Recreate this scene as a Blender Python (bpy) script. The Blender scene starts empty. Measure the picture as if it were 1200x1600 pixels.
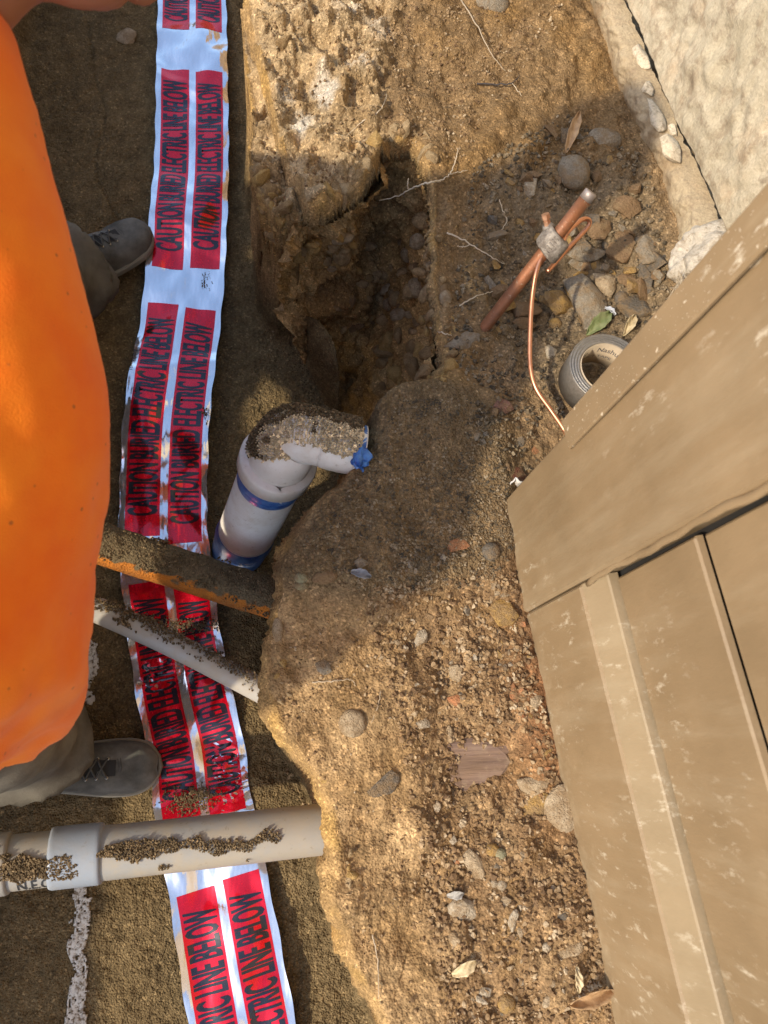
import bpy, bmesh, math, random, bisect
import numpy as np
from mathutils import Vector, Matrix, Quaternion
from mathutils.bvhtree import BVHTree

S = bpy.context.scene
COL = S.collection
random.seed(7); RNG = np.random.default_rng(7)

# ------------------------------------------------------------------ camera
HC = 0.95
_u = np.array([164., 367., 1155.]); _u /= np.linalg.norm(_u)
_y = np.array([0, 1., 0]) - _u*_u[1]; _y /= np.linalg.norm(_y)
_x = np.cross(_y, _u)
CM = np.array([_x, _y, _u])
cam_d = bpy.data.cameras.new('camera'); cam = bpy.data.objects.new('camera', cam_d); COL.objects.link(cam)
cam_d.sensor_fit = 'VERTICAL'; cam_d.sensor_height = 36; cam_d.lens = 26
cam_d.clip_start = .02; cam_d.clip_end = 400
m4 = Matrix([list(CM[0])+[0], list(CM[1])+[0], list(CM[2])+[HC], [0, 0, 0, 1]])
cam.matrix_world = m4
cam_d.dof.use_dof = True; cam_d.dof.focus_distance = 1.12; cam_d.dof.aperture_fstop = 9.0
S.camera = cam
# ------------------------------------------------------------------ light
SUN_EL, SUN_AZ = 40.0, 207.0      # azimuth of the sun, degrees counter-clockwise from +x
w = bpy.data.worlds.new('World'); S.world = w; w.use_nodes = True
nt = w.node_tree; nt.nodes.clear()
sky = nt.nodes.new('ShaderNodeTexSky'); sky.sky_type = 'NISHITA'; sky.sun_disc = False
sky.sun_elevation = math.radians(SUN_EL); sky.sun_rotation = math.radians(90-SUN_AZ)
sky.air_density = 1.0; sky.dust_density = 1.5; sky.ozone_density = 1.0
bg = nt.nodes.new('ShaderNodeBackground'); bg.inputs[1].default_value = 0.15
wo = nt.nodes.new('ShaderNodeOutputWorld'); nt.links.new(sky.outputs[0], bg.inputs[0]); nt.links.new(bg.outputs[0], wo.inputs[0])
sd = bpy.data.lights.new('sun', 'SUN'); sun = bpy.data.objects.new('sun', sd); COL.objects.link(sun)
sd.energy = 2.0; sd.angle = math.radians(1.5); sd.color = (1, .90, .74)
_s = Vector((math.cos(math.radians(SUN_AZ))*math.cos(math.radians(SUN_EL)), math.sin(math.radians(SUN_AZ))*math.cos(math.radians(SUN_EL)), math.sin(math.radians(SUN_EL))))
sun.rotation_euler = _s.to_track_quat('Z', 'Y').to_euler()
S.view_settings.view_transform = 'Standard'; S.view_settings.look = 'None'; S.view_settings.gamma = 1
S.view_settings.exposure = 1.12
S.view_settings.use_curve_mapping = False

# ------------------------------------------------------------------ helpers
def ray(px, py):
    return CM @ np.array([(px-600)/1155., (800-py)/1155., -1.])
def P(px, py, z=0.0):
    d = ray(px, py); t = (HC-z)/-d[2]
    return np.array([0, 0, HC]) + d*t
def tag(o, label=None, cat=None, group=None, kind=None):
    if label: o['label'] = label
    if cat: o['category'] = cat
    if group: o['group'] = group
    if kind: o['kind'] = kind
    return o
def empty(name, loc, label, cat, group=None):
    o = bpy.data.objects.new(name, None); o.empty_display_size = .02; COL.objects.link(o); o.location = Vector(loc)
    return tag(o, label, cat, group)
def link(name, me, mat, parent=None, smooth=True):
    """mesh in WORLD coordinates; parent is an unrotated empty"""
    o = bpy.data.objects.new(name, me); COL.objects.link(o)
    if mat:
        me.materials.clear()
        for m in (mat if isinstance(mat, (list, tuple)) else [mat]): me.materials.append(m)
    if smooth and len(me.polygons): me.polygons.foreach_set('use_smooth', [True]*len(me.polygons))
    if parent is not None:
        o.parent = parent
        b = Vector((0, 0, 0)); q = parent
        while q is not None:
            b += q.location; q = q.parent
        me.transform(Matrix.Translation(-b))
    return o
def recenter(o):
    """put a single mesh's origin in its middle"""
    me = o.data; n = len(me.vertices); a = np.empty(n*3); me.vertices.foreach_get('co', a); a = a.reshape(-1, 3)
    c = Vector((a.min(0)+a.max(0))/2); me.transform(Matrix.Translation(-c)); o.location = o.location + c
    return o
def mesh(vs, fs):
    me = bpy.data.meshes.new('m'); me.from_pydata([tuple(v) for v in vs], [], [tuple(f) for f in fs]); me.update(); return me
def join(parts):
    V, F = [], []
    for v, f in parts:
        b = len(V); V += [tuple(q) for q in v]; F += [tuple(i+b for i in g) for g in f]
    return V, F
def sweep(pts, rad, seg=12, caps=True, rings=None, up=None):
    """tube through pts; rad a number, list, or list of (a,b)"""
    pts = [Vector(p) for p in pts]; n = len(pts)
    if not isinstance(rad, (list, tuple)): rad = [rad]*n
    tang = []
    for i in range(n):
        t = pts[min(i+1, n-1)] - pts[max(i-1, 0)]; tang.append(t.normalized())
    u = Vector(up) if up is not None else Vector((0, 0, 1))
    if abs(u.dot(tang[0])) > .95 and up is None: u = Vector((0, 1, 0))
    V, F = [], []
    nx = (u - tang[0]*u.dot(tang[0])).normalized()
    for i in range(n):
        nx = (nx - tang[i]*nx.dot(tang[i])).normalized(); ny = tang[i].cross(nx)
        r = rad[i]; a, b = (r, r) if not isinstance(r, (list, tuple)) else r
        for k in range(seg):
            th = 2*math.pi*k/seg
            V.append(pts[i] + ny*math.cos(th)*a + nx*math.sin(th)*b)
    for i in range(n-1):
        for k in range(seg):
            k2 = (k+1) % seg
            F.append((i*seg+k, i*seg+k2, (i+1)*seg+k2, (i+1)*seg+k))
    if caps:
        F.append(tuple(range(seg))[::-1]); F.append(tuple((n-1)*seg+k for k in range(seg)))
    return V, F
def spline(pts, n):
    """Catmull-Rom resample (any dimension)"""
    p = np.array(pts, float); k = len(p)
    q = np.vstack([2*p[0]-p[1], p, 2*p[-1]-p[-2]])
    out = []
    for t in np.linspace(0, k-1, n):
        i = min(int(t), k-2); f = t-i
        a, b, c, d = q[i], q[i+1], q[i+2], q[i+3]
        out.append(.5*((2*b)+(-a+c)*f+(2*a-5*b+4*c-d)*f*f+(-a+3*b-3*c+d)*f**3))
    return np.array(out)
def box(x0, y0, z0, x1, y1, z1):
    v = [(x0, y0, z0), (x1, y0, z0), (x1, y1, z0), (x0, y1, z0), (x0, y0, z1), (x1, y0, z1), (x1, y1, z1), (x0, y1, z1)]
    return v, [(0, 3, 2, 1), (4, 5, 6, 7), (0, 1, 5, 4), (1, 2, 6, 5), (2, 3, 7, 6), (3, 0, 4, 7)]

# ------------------------------------------------------------------ noise
_G = np.random.default_rng(11).normal(size=(256, 3)); _G /= np.linalg.norm(_G, axis=1)[:, None]
_PM = np.random.default_rng(12).permutation(256)
def _h(i, j, k): return _PM[(_PM[(_PM[i & 255]+j) & 255]+k) & 255]
def perlin(p):
    i = np.floor(p).astype(int); f = p-i; s = f*f*f*(f*(f*6-15)+10)
    r = 0
    for a in (0, 1):
        for b in (0, 1):
            for c in (0, 1):
                g = _G[_h(i[:, 0]+a, i[:, 1]+b, i[:, 2]+c)]
                d = ((f-np.array([a, b, c]))*g).sum(1)
                wt = (s[:, 0] if a else 1-s[:, 0])*(s[:, 1] if b else 1-s[:, 1])*(s[:, 2] if c else 1-s[:, 2])
                r = r+d*wt
    return r*1.5
_PL = [int(v) for v in _PM]; _GL = [tuple(map(float, g)) for g in _G]
def pn1(x, y, z):
    i, j, k = math.floor(x), math.floor(y), math.floor(z); x -= i; y -= j; z -= k
    sx, sy, sz = x*x*x*(x*(x*6-15)+10), y*y*y*(y*(y*6-15)+10), z*z*z*(z*(z*6-15)+10); r = 0.
    for a in (0, 1):
        ha = _PL[(i+a) & 255]; wa = sx if a else 1-sx
        for b in (0, 1):
            hb = _PL[(ha+j+b) & 255]; wb = wa*(sy if b else 1-sy)
            for c in (0, 1):
                g = _GL[_PL[(hb+k+c) & 255]]; r += (g[0]*(x-a)+g[1]*(y-b)+g[2]*(z-c))*wb*(sz if c else 1-sz)
    return r*1.5
def fbm(p, sc, oc=4, gain=.5, off=0.):
    r = 0; a = 1
    for o in range(oc):
        r = r+a*perlin(p*sc*2**o+off+o*17.3); a *= gain
    return r
def ridged(p, sc, oc=3, off=0.):
    r = 0; a = 1
    for o in range(oc):
        r = r+a*(1-2*np.abs(perlin(p*sc*2**o+off+o*9.1))); a *= .5
    return r
_JT = np.random.default_rng(5).random((256, 3))
def worley2(p, sc, off=0.):
    """2-D cells on xy(+z folded in): returns F1, cell random"""
    q = np.stack([p[:, 0]+.35*p[:, 2], p[:, 1]+.6*p[:, 2]], 1)*sc+off
    i = np.floor(q).astype(int); best = np.full(len(q), 9.); b2 = best.copy(); idr = np.zeros(len(q))
    for a in (-1, 0, 1):
        for b in (-1, 0, 1):
            h = _h(i[:, 0]+a, i[:, 1]+b, i[:, 0]*0+3); j = _JT[h]
            d = np.hypot(i[:, 0]+a+j[:, 0]-q[:, 0], i[:, 1]+b+j[:, 1]-q[:, 1])
            nb = d < best; b2 = np.where(nb, best, np.minimum(b2, d)); idr = np.where(nb, j[:, 2], idr); best = np.where(nb, d, best)
    return best, b2, idr

# ------------------------------------------------------------------ materials
class MT:
    def __init__(s, name, rough=.8, metal=0., spec=.5, coat=0.):
        s.m = bpy.data.materials.new(name); s.m.use_nodes = True; s.t = s.m.node_tree
        s.b = s.t.nodes['Principled BSDF']; s.b.inputs['Roughness'].default_value = rough; s.b.inputs['Metallic'].default_value = metal
        s.b.inputs['Specular IOR Level'].default_value = spec; s.b.inputs['Coat Weight'].default_value = coat
        s.tc = s.t.nodes.new('ShaderNodeTexCoord')
    def n(s, ty, **k):
        q = s.t.nodes.new(ty)
        for a, b in k.items():
            if a in q.inputs: q.inputs[a].default_value = b
            else: setattr(q, a, b)
        return q
    def l(s, a, b): s.t.links.new(a, b)
    def noise(s, sc, det=4, rough=.55, vec=None, dist=0.):
        q = s.n('ShaderNodeTexNoise', Scale=sc, Detail=det, Roughness=rough, Distortion=dist); s.l(vec or s.tc.outputs['Object'], q.inputs['Vector']); return q.outputs['Fac']
    def voro(s, sc, feat='F1', out='Distance', vec=None, rnd=1.):
        q = s.n('ShaderNodeTexVoronoi', feature=feat); q.inputs['Scale'].default_value = sc; q.inputs['Randomness'].default_value = rnd
        s.l(vec or s.tc.outputs['Object'], q.inputs['Vector']); return q.outputs[out]
    def ramp(s, fac, stops):
        q = s.n('ShaderNodeValToRGB'); e = q.color_ramp.elements
        while len(e) < len(stops): e.new(.5)
        for a, (p, c) in zip(e, stops): a.position = p; a.color = (c[0], c[1], c[2], 1) if isinstance(c, (tuple, list)) else (c, c, c, 1)
        s.l(fac, q.inputs[0]); return q.outputs[0]
    def mix(s, fac, a, b, mode='MIX'):
        q = s.n('ShaderNodeMix', data_type='RGBA', blend_type=mode, clamp_factor=True)
        for v, i in ((fac, 0), (a, 6), (b, 7)):
            if isinstance(v, (int, float)): q.inputs[i].default_value = v
            elif isinstance(v, (tuple, list)): q.inputs[i].default_value = (v[0], v[1], v[2], 1)
            else: s.l(v, q.inputs[i])
        return q.outputs[2]
    def math(s, op, a, b=0.):
        q = s.n('ShaderNodeMath', operation=op)
        for v, i in ((a, 0), (b, 1)):
            if isinstance(v, (int, float)): q.inputs[i].default_value = v
            else: s.l(v, q.inputs[i])
        return q.outputs[0]
    def attr(s, name, out='Color'):
        q = s.n('ShaderNodeAttribute', attribute_name=name); return q.outputs[out]
    def mapped(s, scale, kind='Object'):
        q = s.n('ShaderNodeMapping'); q.inputs['Scale'].default_value = scale; s.l(s.tc.outputs[kind], q.inputs[0]); return q.outputs[0]
    def bump(s, h, dist, strength=1., prev=None):
        q = s.n('ShaderNodeBump'); q.inputs['Distance'].default_value = dist; q.inputs['Strength'].default_value = strength
        s.l(h, q.inputs['Height'])
        if prev: s.l(prev, q.inputs['Normal'])
        return q.outputs[0]
    def set(s, inp, v):
        if isinstance(v, (int, float)): s.b.inputs[inp].default_value = v
        elif isinstance(v, (tuple, list)): s.b.inputs[inp].default_value = (v[0], v[1], v[2], 1)
        else: s.l(v, s.b.inputs[inp])
        return s

def soil_material():
    m = MT('soil', .97, spec=.12)
    col = m.attr('Col'); wet = m.attr('wet', 'Fac')
    n1 = m.noise(260, 3, .7); n2 = m.voro(330, 'F1', 'Color'); n3 = m.noise(38, 5, .6); n4 = m.noise(9, 4, .6)
    g = m.ramp(n1, [(.28, .62), (.5, .98), (.72, 1.4)])
    c = m.mix(1., col, g, 'MULTIPLY')
    sep = m.n('ShaderNodeSeparateColor'); m.l(n2, sep.inputs[0])
    sp = m.ramp(sep.outputs[0], [(0, .62), (.55, .95), (.88, 1.1), (.95, 1.6), (1, 2.3)])
    c = m.mix(.6, c, sp, 'MULTIPLY')
    c = m.mix(1., c, m.ramp(n3, [(.3, .72), (.7, 1.28)]), 'MULTIPLY')
    c = m.mix(1., c, m.ramp(n4, [(.3, (.86, .84, .8)), (.7, (1.14, 1.14, 1.12))]), 'MULTIPLY')
    m.set('Base Color', c)
    v = m.voro(300, 'F1', 'Distance'); b1 = m.bump(m.math('MULTIPLY', m.math('ADD', m.math('MULTIPLY', v, -1.0), n1), m.math('ADD', m.math('MULTIPLY', wet, 1.3), .8)), .0020, .9)
    b2 = m.bump(m.noise(95, 5, .65), .006, .55, b1)
    m.set('Normal', b2)
    return m.m
def rock_mat(name, c1, c2, sc=60, rough=.9):
    m = MT(name, rough, spec=.12); wp = m.n('ShaderNodeNewGeometry').outputs['Position']
    f = m.noise(sc, 6, .65, wp); g = m.noise(sc*6, 3, .7, wp)
    c = m.mix(m.ramp(f, [(.3, 0.), (.7, 1.)]), c1, c2); c = m.mix(1., c, m.ramp(g, [(.25, .6), (.75, 1.35)]), 'MULTIPLY')
    # a light film of soil lying on it
    d = m.noise(sc*.8, 5, .7, wp); c = m.mix(m.ramp(d, [(.44, .12), (.60, .85)] if 'clod' not in name else [(0, 0.), (1, 0.)]), c, (.25, .165, .085))
    m.set('Base Color', c); m.set('Normal', m.bump(m.math('ADD', f, m.math('MULTIPLY', g, .6)), .006, .9)); return m.m
SOIL = soil_material()
ROCKS = {
 'grey': rock_mat('stone_grey', (.21, .18, .135), (.34, .285, .205)),
 'dark': rock_mat('stone_dark', (.085, .08, .07), (.16, .14, .11)),
 'tan': rock_mat('stone_tan', (.34, .25, .15), (.50, .39, .25)),
 'pale': rock_mat('stone_pale', (.40, .33, .23), (.52, .44, .32)),
 'ochre': rock_mat('stone_ochre', (.34, .19, .05), (.44, .28, .10)),
 'brown': rock_mat('stone_brown', (.17, .10, .05), (.27, .17, .09)),
 'rust': rock_mat('chip_rust', (.34, .12, .05), (.48, .22, .10)),
 'pebble': rock_mat('dusty_pebble', (.40, .26, .12), (.54, .38, .20)),
 'clod': rock_mat('dry_clod', (.34, .23, .115), (.48, .345, .19), 90), 'clod2': rock_mat('brown_clod', (.26, .165, .075), (.38, .255, .125), 90), 'clod3': rock_mat('ochre_clod', (.38, .23, .08), (.50, .33, .13), 90), 'damp': rock_mat('damp_clod', (.14, .10, .055), (.20, .145, .08), 120),
 'green': rock_mat('stone_green', (.22, .22, .13), (.30, .28, .17)),
}

# ------------------------------------------------------------------ terrain shape
def sdist(X, Y, poly):
    """signed distance to polygon (negative inside)"""
    n = len(poly); d = np.full(X.shape, 1e9); ins = np.zeros(X.shape, bool)
    for i in range(n):
        ax, ay = poly[i][:2]; bx, by = poly[(i+1) % n][:2]
        ex, ey = bx-ax, by-ay; L = ex*ex+ey*ey+1e-12
        t = np.clip(((X-ax)*ex+(Y-ay)*ey)/L, 0, 1)
        d = np.minimum(d, np.hypot(X-ax-t*ex, Y-ay-t*ey))
        c = ((ay > Y) != (by > Y)); xi = ax+(Y-ay)*ex/(ey if abs(ey) > 1e-12 else 1e-12)
        ins ^= (c & (X < xi))
    return np.where(ins, -d, d)
ZF, ZA, ZP = -.38, -.58, -.19
def pl(pts, z): return [tuple(P(a, b, z)[:2]) for a, b in pts]
EDGE = [(386, -40), (388, 90), (392, 200), (405, 285), (425, 325), (465, 325), (505, 312), (555, 285), (590, 262), (602, 214), (648, 208), (668, 250), (688, 300), (694, 450), (703, 560), (690, 600),
        (625, 612), (590, 640), (580, 700), (545, 765), (505, 815), (472, 855), (442, 905), (432, 955), (428, 1010), (450, 1100), (472, 1190), (525, 1262), (556, 1330), (558, 1440), (578, 1520), (625, 1605)]
bank_edge = pl(EDGE, 0)
BANK = [(.02, 2.6), (-.01, 1.5)] + bank_edge + [(bank_edge[-1][0]+.06, -.6), (bank_edge[-1][0]+.02, -2.6), (60, -2.6), (60, 2.6)]
FOOT = [(397, 0), (400, 240), (408, 330), (425, 400), (440, 450), (470, 560), (510, 640), (560, 700), (545, 800), (470, 880), (428, 935), (424, 1060), (432, 1165), (478, 1262), (490, 1340), (515, 1465), (545, 1535), (600, 1620)]
floor_edge = pl(FOOT, ZF)
FLOOR = [(-.03, 2.5)] + floor_edge + [(floor_edge[-1][0]+.03, -.7), (floor_edge[-1][0], -2.5), (-.66, -2.5), (-.62, -.5), (-.60, .3), (-.56, .9), (-.535, 1.3), (-.52, 2.5)]
LBANK = [(-.60, 2.7), (-.60, 1.2), (-.64, .6), (-.70, -.3), (-.74, -2.7), (-60, -2.7), (-60, 2.7)]
HEAP = pl([(445, 455), (478, 455), (520, 520), (545, 600), (505, 590), (450, 500)], ZP)
ALC = [(.080, .785), (.12, .825), (.165, .90), (.215, .912), (.240, .82), (.242, .62), (.230, .53), (.180, .53), (.160, .60), (.135, .69), (.09, .745), (.05, .775)]
FARN = [(-60, 2.7), (60, 2.7), (60, 60), (-60, 60)]; FARS = [(-60, -60), (60, -60), (60, -2.7), (-60, -2.7)]
MOUND = pl([(500, 618), (690, 600), (770, 640), (800, 760), (810, 850), (760, 900), (690, 925), (560, 940), (455, 930), (430, 900), (480, 820), (570, 730), (570, 660)], 0)

def base_height(X, Y):
    Q = np.stack([X, Y, X*0], 1)
    # wobble region borders a little so that no edge is a clean line
    wx = .014*fbm(Q, 7, 2)+.0012*fbm(Q, 40, 2, off=3.); wy = .014*fbm(Q, 7, 2, off=31.)+.0012*fbm(Q, 40, 2, off=7.)
    Xw, Yw = X+wx, Y+wy
    num = 0; den = 0
    dm = sdist(X, Y, MOUND); sc = P(900, 430, 0)
    zb = .012*fbm(Q, 3, 3, off=5.)
    zb = zb + .035*np.exp(-(np.clip(dm+.03, 0, 9)/.05)**2)
    zb = zb - .05*np.exp(-((X-sc[0])**2+(Y-sc[1])**2)/.16**2)      # hollow beside the footing
    c2 = P(800, 420, 0); zb = zb - .02*np.exp(-((X-c2[0])**2+(Y-c2[1])**2)/.10**2)
    zf = ZF + .012*fbm(Q, 4, 3, off=8.)
    for poly, z, p in ((BANK, zb, 4.4), (FLOOR, zf, 3.2), (LBANK, .02+.01*fbm(Q, 3, 2)+np.clip((-.66-X)/.16, 0, 1)*np.clip((Y+.22)/.2, 0, 1)*np.clip((2.2-Y)/.5, 0, 1)*np.clip((1.9+X)/.5, 0, 1)*.34*(1+.15*fbm(Q, 4, 3, off=41.)), 3.2), (HEAP, ZP+0*X, 2.4), (ALC, ZA+0*X, 3.), (FARN, 0*X, 3.2), (FARS, 0*X, 3.2)):  # left bank raised into an unseen heap, added to keep sun off the trench
        d = np.clip(sdist(Xw, Yw, poly), 0, None)+.004
        wgt = (.03/d)**p
        if poly is HEAP: wgt = wgt*.25
        num = num+wgt*z; den = den+wgt
    return num/den, dm

def axis(lo, hi, step, far):
    a = list(np.arange(lo, hi, step)); s = step; x = a[-1]
    while x < far: s *= 1.35; x += s; a.append(x)
    s = step; x = a[0]; b = []
    while x > -far: s *= 1.35; x -= s; b.append(x)
    return np.array(b[::-1]+a)
STEP = .0029
def refine(a, lo, hi):
    m_ = a[:-1][(a[:-1] > lo) & (a[:-1] < hi)]; i = np.searchsorted(a, m_); return np.sort(np.concatenate([a, (a[i]+a[i+1])/2]))
xs = refine(axis(-.74, 1.0, STEP, 55), -.05, .27); ys = refine(axis(-.47, 1.72, STEP, 55), .48, 1.0)
NX, NY = len(xs), len(ys)
GX, GY = np.meshgrid(xs, ys); fx, fy = GX.ravel(), GY.ravel()
Z, DM = base_height(fx, fy)
Zg = Z.reshape(NY, NX)
dzy, dzx = np.gradient(Zg, ys, xs)
def blur(a, n=5, k=3):
    for _ in range(k):
        c = np.cumsum(np.pad(a, ((n+1, n), (0, 0)), 'edge'), 0); a = (c[2*n+1:]-c[:-2*n-1])/(2*n+1)
        c = np.cumsum(np.pad(a, ((0, 0), (n+1, n)), 'edge'), 1); a = (c[:, 2*n+1:]-c[:, :-2*n-1])/(2*n+1)
    return a
SNX, SNY = blur(dzx/np.sqrt(1+dzx**2+dzy**2)), blur(dzy/np.sqrt(1+dzx**2+dzy**2))
NRM = np.stack([-dzx.ravel(), -dzy.ravel(), np.ones(NX*NY)], 1); NRM /= np.linalg.norm(NRM, axis=1)[:, None]
PT = np.stack([fx, fy, Z], 1)
near = ((fx > -1.2) & (fx < 1.4) & (fy > -1) & (fy < 2.2))
steep = np.clip(1-NRM[:, 2], 0, 1)
sandy = np.clip((-.25-Z)/.06, 0, 1)                       # 1 on the trench floor
sandy = np.maximum(sandy, np.clip(-sdist(fx, fy, HEAP)/.02+1.2, 0, 1)*(Z < -.1))
sandy = sandy*(1-np.clip(-sdist(fx, fy, pl([(560, 200), (700, 200), (720, 650), (590, 650), (560, 560), (500, 420)], -.3))/.02+.3, 0, 1))
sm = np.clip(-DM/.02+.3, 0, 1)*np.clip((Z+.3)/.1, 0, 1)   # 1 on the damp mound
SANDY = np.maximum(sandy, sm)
# displacement
lowbank = pl([(420, 950), (560, 960), (700, 930), (800, 900), (980, 1650), (600, 1650), (420, 1240)], 0)
gravel = pl([(560, 850), (830, 860), (860, 1000), (980, 1650), (700, 1650), (660, 1250), (640, 1000)], 0)
rubble = pl([(760, 260), (920, 200), (1000, 240), (1060, 400), (1080, 520), (880, 620), (780, 560), (740, 470)], 0)
toplobe = pl([(380, -80), (640, -80), (600, 120), (600, 215), (560, 300), (500, 340), (420, 335), (385, 200)], 0)
dl, dg, dr, dt = (sdist(fx, fy, q) for q in (lowbank, gravel, rubble, toplobe))
def soft(d, wd=.03): return np.clip(.5-d/wd, 0, 1)
ML, MG, MR, MTp = soft(dl), soft(dg, .05), soft(dr, .05), soft(dt)
n_big = fbm(PT, 7, 3, off=2.); n_mid = fbm(PT, 26, 4, off=4.); n_fine = fbm(PT, 110, 3, off=6.)
F1, F2, ID = worley2(PT, 34, 1.7); clod = np.clip(.55-F1, 0, 1)*(.3+ID)
f1, f2, idr = worley2(PT, 95, 5.1); gran = np.clip(.6-f1, 0, 1)*(.2+idr)
F3, F4, ID3 = worley2(PT, 15, 9.7); bigclod = np.clip(.6-F3, 0, 1)*ID3
rough = 1-SANDY
under = np.clip(steep*2.2, 0, 1)*np.exp(-((Z+.04)/.035)**2)*(1+.8*n_mid)-.9*np.clip(steep*2.2, 0, 1)*np.exp(-((Z+.17)/.08)**2)
st2 = np.clip(steep*3.2, 0, 1)
disp = rough*((.009+.008*ML)*n_big+.0085*n_mid*(1-.35*ML)*(1-.8*st2)+.0016*n_fine*(1-st2)+.009*clod*(.08+.85*MG+1.2*MR+(.5*MTp))*(1-.8*st2)+.0045*(1-st2)*gran*(.05+1.1*MG+1.*MR+.25*MTp)+.014*bigclod*(MTp*(1-.5*st2)+1.5*ML))
disp = disp+rough*(.016*st2*fbm(PT, 9, 2, off=61.)+.012*under)
disp = disp + rough*.008*np.clip(ridged(PT, 20, 3, 3.)-.9, -1, 1)*(.25+MTp)*(1-.8*st2)
disp = disp + SANDY*(.007*n_big+.0035*n_mid+.0030*n_fine+.0030*gran+.0055*clod*sm)
disp = disp*near
gz = P(740, 800, 0)
# crack lines in the floor sand, the hollow where the board scrap lies
ck = spline([P(135, 30, ZF), P(150, 130, ZF), P(165, 180, ZF), P(148, 260, ZF), P(185, 350, ZF)], 60)[:, :2]
dk = np.full(fx.shape, 9.); sel = np.where((fy > .9) & (fx < -.1))[0]
dk[sel] = np.min(np.hypot(fx[sel, None]-ck[None, :, 0], fy[sel, None]-ck[None, :, 1]), 1)
disp -= .008*np.exp(-(dk/.0035)**2)
wb = P(745, 1190, 0); hollow = np.exp(-(((fx-wb[0])/.055)**4+((fy-wb[1]-.012)/.05)**4)); disp -= .014*hollow
tr = np.hypot(fx-P(455, 985, 0)[0], fy-P(455, 985, 0)[1])
SN = np.stack([-SNX.ravel(), -SNY.ravel(), np.sqrt(np.clip(1-SNX.ravel()**2-SNY.ravel()**2, .04, 1))], 1); PT = PT+SN*disp[:, None]
crust = MTp*np.clip((Z+.12)/.09, 0, 1); PT[:, 2] += crust*(.020*np.clip(ridged(PT, 10, 3, 6.)-.5, -.7, 1)+.016*np.clip(fbm(PT, 19, 3, off=77.), -.3, 1))
cxy = np.array([.150, .715]); ox, oy = fx-cxy[0], fy-cxy[1]; orr = np.hypot(ox, oy)+1e-6
uc = np.clip((-.045-Z)/.05, 0, 1)*np.clip((.22-np.maximum(sdist(fx, fy, ALC), 0))/.02, 0, 1)*np.clip((sdist(fx, fy, HEAP))/.02, 0, 1)*np.clip((fy-.45)/.05, 0, 1)*np.clip((fx+oy*0-.035)/.03, 0, 1)*(np.clip(sdist(fx, fy, ALC), -1, 1) < .05)
PT[:, 0] += uc*.075*ox/orr*np.clip(orr/.03, 0, 1); PT[:, 1] += uc*.075*oy/orr*np.clip(orr/.03, 0, 1)
# colours of damp sand, clay and dry dust; the mound tone holds shade too
def C(r, g, b): return np.array([r, g, b])
col = np.tile(C(.245, .160, .082), (len(fx), 1))
def lay(mask, c, amt=1.):
    global col
    k = np.clip(mask*amt, 0, 1)[:, None]; col = col*(1-k)+c*k
pn = fbm(PT, 5, 4, off=21.); pn2 = fbm(PT, 17, 4, off=23.)
lay(MTp, C(.42, .30, .165))
lay(ML, C(.335, .215, .103))
lay(MG, C(.235, .145, .072), .85)
lay(MR, C(.20, .145, .085), .9)
topc = soft(sdist(fx, fy, pl([(640, -60), (940, -60), (1000, 260), (760, 260), (760, 560), (690, 600), (700, 300), (600, 200), (600, 100)], 0)), .08)
lay(topc, C(.21, .132, .062), .85)
lay(np.clip(pn*1.6, 0, 1)*topc, C(.25, .14, .045), .7)
lay(np.clip(pn2*1.8-.1, 0, 1)*(ML+MTp), C(.42, .28, .14), .6)
lay(np.clip(-pn2*1.8-.1, 0, 1)*(ML+MTp), C(.24, .145, .06), .6)
wallm = np.clip((steep-.12)/.25, 0, 1)*(Z > ZF+.03)*(1-SANDY)
lay(wallm, C(.36, .225, .095), .75)
lay(wallm*np.clip(pn2*2, 0, 1), C(.48, .29, .09), .6)
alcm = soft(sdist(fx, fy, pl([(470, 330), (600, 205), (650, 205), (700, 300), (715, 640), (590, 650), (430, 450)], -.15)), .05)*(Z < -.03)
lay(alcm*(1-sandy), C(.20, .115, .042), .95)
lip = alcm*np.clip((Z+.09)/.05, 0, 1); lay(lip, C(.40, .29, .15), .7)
for (a_, b_, r_, k_) in ((470, 190, .018, .8), (515, 150, .020, .8), (505, 165, .012, .6), (455, 165, .012, .7), (585, 30, .03, .5), (560, 110, .02, .45), (470, 205, .012, .8), (545, 20, .02, .4)):
    c0 = P(a_, b_, 0); lay(np.clip(1.4-np.hypot(fx-c0[0], fy-c0[1])/r_+1.3*pn2, 0, 1)*(Z > -.05), C(.52, .46, .37), k_)
lay(sm, C(.200, .140, .074), .85)  # damp sand colour that also paints in the shadow over the mound
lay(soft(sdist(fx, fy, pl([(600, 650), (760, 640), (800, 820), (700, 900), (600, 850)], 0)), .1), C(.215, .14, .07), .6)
rust = np.exp(-((fx-P(850, 1100, 0)[0])**2/.05**2+(fy-P(850, 1100, 0)[1])**2/.13**2)); lay(rust, C(.20, .085, .035), .75)
lay(np.clip(sandy, 0, 1), C(.20, .140, .068))
wet = np.clip(sandy+sm*.7, 0, 1)

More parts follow.
